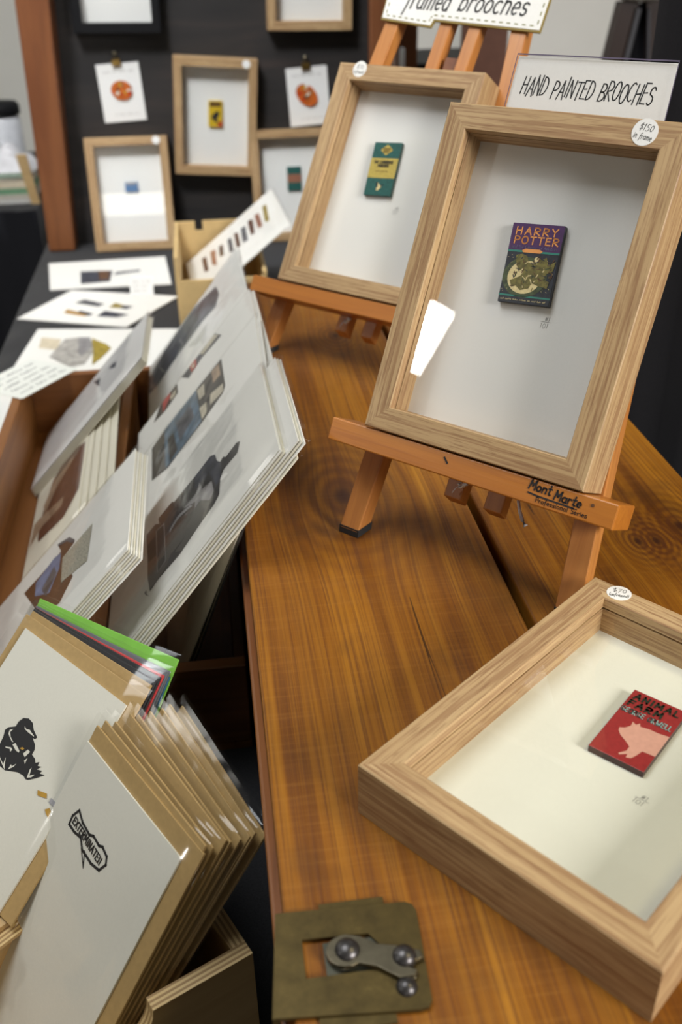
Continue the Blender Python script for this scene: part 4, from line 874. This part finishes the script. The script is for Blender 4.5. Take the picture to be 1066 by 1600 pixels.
# greeting cards in the near box: white card before a kraft envelope, in a clear sleeve
Dq = (-.1897, .4151, -.178, -1.0734, .6598, .0367)
def env_card(label, q, W, H, envmat, card=None, polys=None, group=None, seed=0, cw=.118, chh=.168, bulge=.0004, drop=0, ov=.0075):
    t = thing('greeting_card', label, 'greeting card', pose(*q), group)
    b = MB(); b.box((0, drop, -.0030), (W, H, -.0014), envmat); b.build('envelope', t, bevel=.0004)
    if card: 
        b = MB(); b.box((card[0], card[1], -.0013), (card[0]+cw, card[1]+chh, 0), SHADECARD); c = b.build('card', t)
        if polys: polys(c)
    sleeve_mesh(-.0030, drop, W+.0030, H+ov, .0004, seed, bulge).build('clear_sleeve', t, smooth=True)
    return t
def bubble(c):
    out = [(.0216, .1226), (.021, .128), (.0244, .1342), (.0324, .1311), (.043, .13), (.0469, .1317), (.055, .131), (.0583, .1324), (.0652, .1309), (.0678, .1272), (.0647, .1213), (.0557, .1194), (.0498, .1197), (.0433, .1198), (.0371, .1239), (.0296, .1225)]
    b = MB(); b.strip(out+[out[0]], .0017, .0002, INK); b.strip([(.0421, .1199), (.0514, .1134)], .0009, .0002, INK); b.strip([(.0458, .1207), (.0514, .1134)], .0009, .0002, INK)
    letter(b, 'EXTERMINATE!!', .0238, .1254, .0390, .0042, .0010, .0003, INK, 0, .22, -.055)
    b.build('speech_bubble', c)
E1 = (-.1895, .4140, -.1788, -1.0734, .6598, .0367)
def lerp(a, b_, f): return tuple(x+(y-x)*f for x, y in zip(a, b_))
EL = (-.1438, .4419, -.1796, -1.2339, .6663, .0544)
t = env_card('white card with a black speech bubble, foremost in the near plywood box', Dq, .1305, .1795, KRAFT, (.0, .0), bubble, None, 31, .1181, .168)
first = None
for k in range(1, 9):
    f = k/8
    q = lerp(Dq, EL, f)
    q = (q[0], q[1], q[2]+.0018+(.002 if k % 2 else 0), q[3], q[4]+random.uniform(-.012, .012), q[5])
    lab = 'sleeved kraft envelope in the fan behind the speech-bubble card' if k < 8 else 'last kraft envelope of the fan, next to the chest edge'
    t = env_card(lab, q, .1265, .1785-.001*(k % 3), KRAFT, None, None, 'kraft envelopes fanned behind the speech-bubble card' if k < 8 else None, 40+k, .1181, .168, .0007)

# left box: bird card and coloured envelopes
Bq = (-.2513, .4976, -.1434, -.8839, .8606, -.0054)
gold, silver = paint('gold_print', (.42, .24, .03), .15), paint('silver_print', (.30, .30, .33), .15)
def bird(c):
    body = [(.0408, .091), (.0406, .0976), (.0398, .1026), (.0376, .1068), (.0391, .1096), (.0444, .1131), (.0444, .1168), (.0465, .1207), (.051, .1227), (.0563, .1222), (.0605, .1192), (.0669, .117), (.0661, .1152), (.0637, .1149), (.0688, .1125), (.071, .1098), (.0711, .1066), (.0756, .1058), (.0778, .1041), (.0804, .1062), (.0809, .1036), (.0843, .1049), (.0819, .1016), (.0865, .1032), (.0861, .101), (.0905, .1023), (.0854, .0971), (.0802, .0929), (.0778, .0922), (.0748, .093), (.0684, .092), (.058, .0874), (.0516, .0871), (.0459, .0872)]
    P = [(body, INK)]
    for w_ in ([(.0516, .1173), (.0542, .1164), (.0574, .1175), (.0639, .1163), (.0637, .1159), (.0582, .1156), (.0531, .1158)], [(.051, .103), (.0528, .105), (.0598, .1029), (.06, .1017), (.0563, .1016)], [(.0639, .1032), (.0657, .1072), (.0685, .1071), (.067, .1023)],
               [(.0423, .1066), (.0416, .1089), (.044, .1109), (.043, .108), (.0458, .1059), (.0506, .1045), (.0493, .1041), (.0443, .1057)], [(.0465, .0989), (.0515, .101), (.0536, .1005), (.053, .0985), (.0511, .0998), (.0475, .0984)], [(.0468, .0917), (.0536, .0895), (.0521, .094), (.0572, .0876), (.0497, .09)],
               [(.06, .0892), (.0598, .093), (.0615, .0924), (.0637, .0955), (.0631, .0929)], [(.0785, .0935), (.0769, .0988), (.0774, .1003), (.0795, .0957), (.0831, .0984), (.0817, .0956)], [(.0683, .1004), (.0698, .1032), (.0701, .1008), (.0707, .0991)]):
        P.append((w_, SHADECARD))
    P.append(([(.0589, .1044), (.0603, .1061), (.0629, .1063), (.0619, .1046)], gold))
    P += [([(.0925, .0926), (.1009, .0949), (.1027, .0925), (.0946, .09)], gold), ([(.1064, .0868), (.1093, .0895), (.1118, .0885), (.113, .0842), (.1095, .0852)], gold), ([(.106, .0948), (.1117, .0946), (.112, .0917), (.1061, .0917)], silver)]
    b = MB()
    for k, (p, m) in enumerate(P): b.poly(p, .0002+.00003*k, m)
    b.build('bird_print', c)
t = thing('greeting_card', 'white card printed with a black bird, foremost in the left box', 'greeting card', pose(*Bq))
b = MB(); b.box((-.004, .018, -.0030), (.132, .1765, -.0014), KRAFT); b.build('envelope', t, Matrix.Rotation(.028, 4, 'Z'), bevel=.0004)
b = MB(); b.box((0, .020, -.0013), (.1183, .1682, 0), SHADECARD); c = b.build('card', t); bird(c)
sleeve_mesh(-.012, .017, .136, .183, .0006, 77, .0006).build('clear_sleeve', t, Matrix.Rotation(.02, 4, 'Z'), smooth=True)
Gq = (-.2244, .5071, -.157, -.7457, .7537, .0297)
blk, redm, slate, bluem, greenm = plain('black_envelope_paper', (.016, .016, .020), .6), plain('red_envelope_paper', (.50, .040, .045), .6), plain('slate_envelope_paper', (.13, .14, .165), .6), plain('blue_envelope_paper', (.03, .13, .24), .6), plain('green_envelope_paper', (.18, .46, .055), .6)
KE = (-.2490, .4990, -.1440, -.87, .852, .018)
fan = [('second kraft envelope, just behind the black bird card', KRAFT, .14, .1775, None), ('black envelope lying nearer the bird card in the coloured fan', blk, .30, .1775, None), ('black envelope lying nearer the red one in the coloured fan', blk, .44, .1775, None),
       ('red envelope in the coloured fan behind the black ones', redm, .57, .1765, None), ('slate grey envelope in front, behind the red one', slate, .70, .177, None), ('slate grey envelope farther back, before the blue one', slate, .80, .1755, None),
       ('blue envelope just before the green one', bluem, .90, .170, None), ('bright green envelope, last of the coloured fan', greenm, 1.0, .1805, None)]
for k, (lab, m, f, H_, g_) in enumerate(fan):
    q = lerp(KE, Gq, f); W_ = .1290+.005*f
    t = env_card(lab, q, W_, H_, m, None, None, None, 90+k, bulge=.0003, drop=.020+.018*f, ov=.004)

# ------------------------------------------------------------------ display board at the back
PY = 2.135
bd = thing('display_board', 'dark stained upright display board between reddish wooden posts', 'display board', T((0, PY, CLOTH)))
b = MB(); b.box((-.30, 0, .003), (.37, .016, 1.0), BOARD); b.build('panel', bd)
b = MB(); b.hexa([(-.333, -.052, .001), (-.279, -.052, .001), (-.279, .03, .001), (-.333, .03, .001), (-.296, -.115, .95), (-.228, -.115, .95), (-.228, .03, .95), (-.296, .03, .95)], POSTW)
o = b.build('post', bd, bevel=.004)
b = MB(); b.box((.345, -.02, .001), (.385, .03, 1.0), POSTW); b.build('post', bd, bevel=.004)
# frames hung on the board
def back_frame(M, label, sticker=True, wood=None, group=None):
    return picture_frame(M, label, group, sticker=((.142, .2118), .0078, None, 0) if sticker else None, wood=wood)
FY = PY-FD-.0008
def hung(x, z, roll, yaw=0): return T((x, FY, z)) @ Matrix.Rotation(pi/2, 4, 'X') @ Matrix.Rotation(roll, 4, 'Z')
MC = hung(-.0595, -.0440, -.075)
back_frame(MC, 'oak box frame hung on the dark board holding the yellow brooch')
MA = hung(-.2235, .2195, -.02)
t = picture_frame(MA, 'black frame hung on the dark board beside the reddish post', wood=BLACKP)
MBk = hung(.1435, .2140, -.02)
back_frame(MBk, 'oak frame cut by the top of the picture, hung on the dark board', False)
MD = T((-.2345, 2.0598, CLOTH+.0022)) @ Matrix.Rotation(-.018, 4, 'Z') @ Matrix.Rotation(pi/2-.19, 4, 'X') @ Matrix.Rotation(0, 4, 'Z')
back_frame(MD, 'oak box frame standing on the cloth against the board, with a blue brooch')
MG = hung(.1010, -.2060+.0229, -.02)
MG = T((.0960, 2.0700, CLOTH+.0022)) @ Matrix.Rotation(pi/2-.155, 4, 'X')
back_frame(MG, 'oak box frame behind the rear easel holding a small green striped brooch', False)
for x, z in ((.022, .182), (-.145, .445)):
    pass
def small_brooch(FM, cx, cy, w, h, label, parts, edge):
    t = thing('book_brooch', label, 'brooch', FM @ T((cx-w/2, cy-h/2, -.0244)))
    b = MB(); b.box((0, 0, 0), (w, h, .004), edge); b.build('book_block', t)
    b = MB()
    for k, (P, m) in enumerate(parts): b.poly([(x*w, y*h) for x, y in P], .0042+.0001*k, m)
    b.build('cover_picture', t)
yel, redg, blug, rust = gloss('yellow_paint', (.62, .42, .02)), gloss('scarlet_paint', (.45, .03, .02)), gloss('sky_blue_paint', (.10, .20, .38)), gloss('rust_band_paint', (.30, .13, .08))
small_brooch(MC, .0820, .1150, .028, .050, 'tiny yellow book brooch with black and red marks', [([(0, 0), (1, 0), (1, 1), (0, 1)], yel), ([(.1, .78), (.9, .78), (.9, .95), (.1, .95)], brownp), ([(.2, .35), (.4, .55), (.7, .62), (.8, .5), (.6, .3), (.75, .15), (.5, .2)], INK), ([(.6, .02), (.98, .02), (.98, .25), (.75, .2)], redg)], yel)
small_brooch(MD, .0830, .1240, .026, .019, 'tiny blue brooch in the frame standing on the cloth', [([(0, 0), (1, 0), (1, 1), (0, 1)], blug), ([(.1, .75), (.9, .75), (.9, .95), (.1, .95)], palegrey)], blug)
small_brooch(MG, .0880, .1230, .029, .047, 'tiny green brooch with a rust band behind the rear easel', [([(0, 0), (1, 0), (1, 1), (0, 1)], pgreen), ([(0, .34), (1, .34), (1, .68), (0, .68)], rust)], pgreen)
# palette brooches on cards held by bulldog clips
def clip_card(x0, z0, roll, w, h, label, pal, palr, palrot, cliplabel, brlabel):
    y = PY-.0012
    M = T((x0, y, z0)) @ Matrix.Rotation(pi/2, 4, 'X') @ Matrix.Rotation(roll, 4, 'Z')
    t = thing('brooch_card', label, 'card', M)
    b = MB(); b.box((0, 0, 0), (w, h, .0007), CARD); b.build('card', t)
    b = MB(); scribble(b, .012, h-.017, w-.024, .0045, .0006, .0009, palegrey, 50); scribble(b, .022, .012, w-.034, .003, .0004, .0009, palegrey, 51); b.build('lettering', t)
    k = thing('bulldog_clip', cliplabel, 'clip', M @ T((w*.49, h+.001, .0015)))
    b = MB(); b.hexa([(-.009, -.006, .001), (.009, -.006, .001), (.009, -.006, .004), (-.009, -.006, .004), (-.0075, .007, -.0008), (.0075, .007, -.0008), (.0075, .007, .009), (-.0075, .007, .009)], plain('brass_clip', (.38, .24, .07), .35, .1, 60, .8)); b.build('jaw', k, bevel=.0008)
    b = MB(); b.tube([(-.004, .007, .005), (-.0035, .014, .006), (0, .018, .006), (.0035, .014, .006), (.004, .007, .005)], .001, STEEL, 8); b.build('wire_handle', k, smooth=True)
    b = MB(); b.lathe([(.0005, .011), (.004, .010), (.0045, .007), (.003, .005), (.002, -.0005)], STEEL, 16, (0, .0175, 0)); b.build('push_pin', k, smooth=True)
    p = thing('palette_brooch', brlabel, 'brooch', M @ T((pal[0], pal[1], .0008)) @ Matrix.Rotation(palrot, 4, 'Z'))
    P = []
    for i in range(40):
        a = 2*pi*i/40; r = 1-.10*cos(2*a+.5)
        if 20 < math.degrees(a) < 42 : r *= .72
        P.append((palr[0]*r*cos(a), palr[1]*r*sin(a)))
    b = MB(); b.prism(P, 0, .003, brownp, gloss('warm_orange_palette_paint', (.52, .12, .02), .3, 120)); b.build('palette', p)
    b = MB(); rnd = random.Random(label)
    cs = [gloss('palette_red', (.50, .04, .015)), gloss('palette_ochre', (.50, .28, .03)), gloss('palette_white', (.7, .62, .5)), brownp, gloss('palette_red', (.5, .04, .015)), rust]
    for i in range(9):
        a, rr = rnd.uniform(0, 6.28), rnd.uniform(.1, .75)
        b.disc((palr[0]*rr*cos(a), palr[1]*rr*sin(a)), rnd.uniform(.0025, .006), rnd.uniform(.002, .0045), .0032+.0001*i, cs[i % 6], 14, a)
    b.build('paint_dabs', p)
clip_card(-.1895, .0535, .045, .083, .107, 'white brooch card clipped to the board beside the reddish post', (.043, .058), (.0225, .0165), -.5, 'brass bulldog clip pinned above the brooch card near the post', 'round orange palette brooch on the card near the reddish post')
clip_card(.1835, .0320, .060, .083, .110, 'white brooch card clipped to the board beside the rear easel', (.038, .058), (.0195, .0225), .9, 'brass bulldog clip pinned above the card near the rear easel', 'orange palette brooch on the card near the rear easel')

# kraft card stand with a notched back, and the striped print leaning in it
t = thing('card_stand', 'pale kraft box with a notched back standing behind the drawer', 'box', T((0, 0, CLOTH+.0006)))
KZ = -.072-CLOTH
b = MB()
for (xa, xb, zt_) in ((-.062, -.026, KZ), (-.026, -.012, KZ-.017), (-.012, .088, KZ)): b.box((xa, 1.822, 0), (xb, 1.828, zt_), KRAFTBOX)
b.build('back_panel', t)
b = MB(); b.box((-.062, 1.598, 0), (-.056, 1.822, KZ), KRAFTBOX); b.build('side_panel', t)
b = MB(); b.box((.082, 1.598, 0), (.088, 1.822, KZ-.03), KRAFTBOX); b.build('side_panel', t)
b = MB(); b.box((-.056, 1.598, 0), (.082, 1.604, .075), KRAFTBOX); b.build('front_panel', t)
b = MB(); b.box((-.056, 1.604, 0), (.082, 1.822, .004), KRAFTBOX); b.build('bottom_panel', t)
kb = [[(.0392, .071), (.0433, .0771), (.1, .0755), (.0935, .0699)], [(.0408, .0909), (.0473, .0982), (.1065, .094), (.0901, .0884)], [(.0478, .1097), (.0519, .1157), (.0931, .1123), (.0866, .1069)], [(.0515, .1300), (.0572, .1357), (.1080, .1330), (.1030, .1275)], [(.0515, .1453), (.0582, .1507), (.1111, .1478), (.1048, .1425)],
      [(.0563, .1608), (.0587, .1676), (.1152, .1644), (.1093, .1576)], [(.0506, .1781), (.0569, .185), (.1122, .1808), (.1059, .1757)], [(.0501, .1945), (.0551, .2006), (.1113, .1983), (.1028, .1921)], [(.044, .2135), (.0481, .2191), (.1107, .2141), (.1044, .2091)]]
kc = [brownpr, rust, brownp, greypr, brownpr, greypr, brownpr, rust, ochre]
print_sheet('art_print', 'white print with a row of dark book spines leaning in the kraft box', 'print', (-.0759, 1.8051, -.1652, -1.3817, .9028, -.1378), .1905, .2429, polys=[([(sum(q[0] for q in P)/4+(x-sum(q[0] for q in P)/4)*1.12, sum(q[1] for q in P)/4+(y-sum(q[1] for q in P)/4)*1.55) for x, y in P], m) for P, m in zip(kb, kc)], th=.0014, drop=.036)

# ------------------------------------------------------------------ back-left table: papers, wrapping, bottle
rnd = random.Random(11)
cols = [(.55, .54, .50), (.50, .46, .38), (.15, .30, .17), (.62, .54, .40), (.48, .42, .33), (.30, .38, .30)]
labs = ['white folder at the bottom of the paper stack on the back table', 'grey-white folder second from the bottom of the paper stack', 'green folder in the paper stack on the back table', 'cream folder above the green one', 'beige folder near the top of the paper stack', 'grey-green folder topmost in the paper stack']
z = CLOTH+.0006
for i, (c_, l_) in enumerate(zip(cols, labs)):
    h_ = (.012, .010, .014, .014, .010, .008)[i]; dx = rnd.uniform(-.006, .006)
    t = thing('paper_folder', l_, 'folder', T((-.53+dx, 2.60, z)) @ Matrix.Rotation(rnd.uniform(-.05, .05), 4, 'Z'))
    b = MB(); b.box((-.11, -.07, .0006), (.108, .07, h_-.0006), WHITE); b.build('papers', t)
    b = MB(); m_ = plain('folder_%d' % i, c_, .7)
    b.box((-.112, -.072, 0), (.110, .072, .0006), m_); b.box((-.112, -.072, h_-.0006), (.110, .072, h_), m_); b.box((-.112, -.0726, 0), (.110, -.072, h_), m_); b.box((.1085, -.072, 0), (.110, .072, h_), m_)
    b.build('cover', t); z += h_+.0002
b = MB(); V = []; n = 26
for j in range(n+1):
    for i in range(n+1):
        x, y = -.12+.22*i/n, -.06+.12*j/n
        hgt = .022+.036*abs(noise.noise(Vector((x*22, y*22, 1.5))))+.02*(noise.noise(Vector((x*50, y*50, 4)))+.5)
        e = min(i, n-i, j, n-j)/n
        V.append((x+.006*noise.noise(Vector((x*40, y*40, 9))), y, .001+hgt*min(1, e*5)))
b.add(V, [(j*(n+1)+i, j*(n+1)+i+1, (j+1)*(n+1)+i+1, (j+1)*(n+1)+i) for j in range(n) for i in range(n)], plain('white_wrapping', (.62, .61, .63), .45))
o = b.build('wrapping', smooth=True); o.location = (-.510, 2.60, z+.0005); tag(o, 'crumpled white wrapping on top of the paper stack', 'wrapping')
t = thing('bottle', 'white bottle with a black cap behind the paper stack', 'bottle', T((-.492, 2.72, CLOTH+.0006)))
b = MB(); b.lathe([(.040, 0), (.042, .004), (.042, .165), (.036, .175)], plain('white_plastic', (.62, .63, .66), .4), 32); b.build('bottle_body', t, smooth=True)
b = MB(); b.lathe([(.040, .1755), (.044, .178), (.044, .198), (.038, .206), (.001, .208)], BLACKP, 32); b.build('cap', t, smooth=True)
t = thing('pale_batten', 'pale wooden batten standing upright just left of the reddish post', 'batten', T((-.420, 2.52, CLOTH+.0006)))
b = MB(); b.hexa([(-.004, -.006, 0), (.016, -.006, 0), (.016, .006, 0), (-.004, .006, 0), (-.022, -.006, .115), (.002, -.006, .115), (.002, .006, .115), (-.022, .006, .115)], PLY); b.build('stick', t, bevel=.001)

# ------------------------------------------------------------------ behind the rear easel and top right
t = thing('wooden_cabinet', 'reddish brown wooden cabinet seen between the rear easel posts', 'cabinet', T((.56, 2.42, FLOOR)))
b = MB(); b.box((-.115, -.06, 0), (-.068, .02, 1.6), POSTW); b.build('door_stile', t)
b = MB(); b.box((-.115, 0, 0), (.14, .30, 1.05), blackwood); b.build('body', t)
maro = plain('maroon_brown_panel', (.19, .085, .055), .6)
b = MB(); b.box((.045, -.02, 0), (.15, 0, 1.6), maro); b.build('door', t)
t = thing('white_candle', 'thin white candle stick seen behind the rear easel', 'candle', T((.452, 2.33, CLOTH+.0006)))
b = MB(); b.lathe([(.0055, 0), (.0055, .336), (.004, .339), (.0005, .340)], CARD, 14); b.build('wax', t, smooth=True)
b = MB(); b.tube([(0, 0, .339), (.0005, 0, .346)], .0006, BLACKP, 6); b.build('wick', t)
# dark stand with a white dish
t = thing('dark_stand', 'dark folding stand with a white dish on top near the curtain', 'stand', T((1.10, 2.6, FLOOR)))
dw = plain('dark_brown_wood', (.028, .013, .008), .5)
zc = -FLOOR
b = MB(); b.hexa([(-.245, -.02, 0), (-.195, -.02, 0), (-.195, .02, 0), (-.245, .02, 0), (-.055, -.02, zc+.215), (-.010, -.02, zc+.215), (-.010, .02, zc+.215), (-.055, .02, zc+.215)], dw); b.build('leg', t)
b = MB(); b.hexa([(.205, -.02, 0), (.235, -.02, 0), (.235, .02, 0), (.205, .02, 0), (.010, -.02, zc+.215), (.055, -.02, zc+.215), (.055, .02, zc+.215), (.010, .02, zc+.215)], dw); b.build('leg', t)
b = MB(); b.tube([(-.18, -.03, .02), (-.012, -.03, zc+.20)], .006, plain('grey_metal_tube', (.14, .14, .15), .4, .1, 40, .6), 10); b.build('strut', t)
b = MB(); b.tube([(.17, -.03, .02), (.012, -.03, zc+.20)], .004, plain('grey_metal_tube', (.14, .14, .15), .4), 10); b.build('strut', t)
b = MB(); b.hexa([(-.19, .0, .05), (.19, .0, .05), (.19, .012, .05), (-.19, .012, .05), (-.012, 0, zc+.21), (.012, 0, zc+.21), (.012, .012, zc+.21), (-.012, .012, zc+.21)], BLACKCLOTH); b.build('cloth_panel', t)
t2 = thing('white_dish', 'white dish standing on the dark folding stand', 'dish', T((1.10, 2.6, .2156)))
b = MB(); b.lathe([(.04, 0), (.075, .012), (.092, .040), (.088, .040), (.07, .016), (.001, .006)], plain('white_glaze', (.75, .75, .66), .3), 32); b.build('bowl', t2, smooth=True)
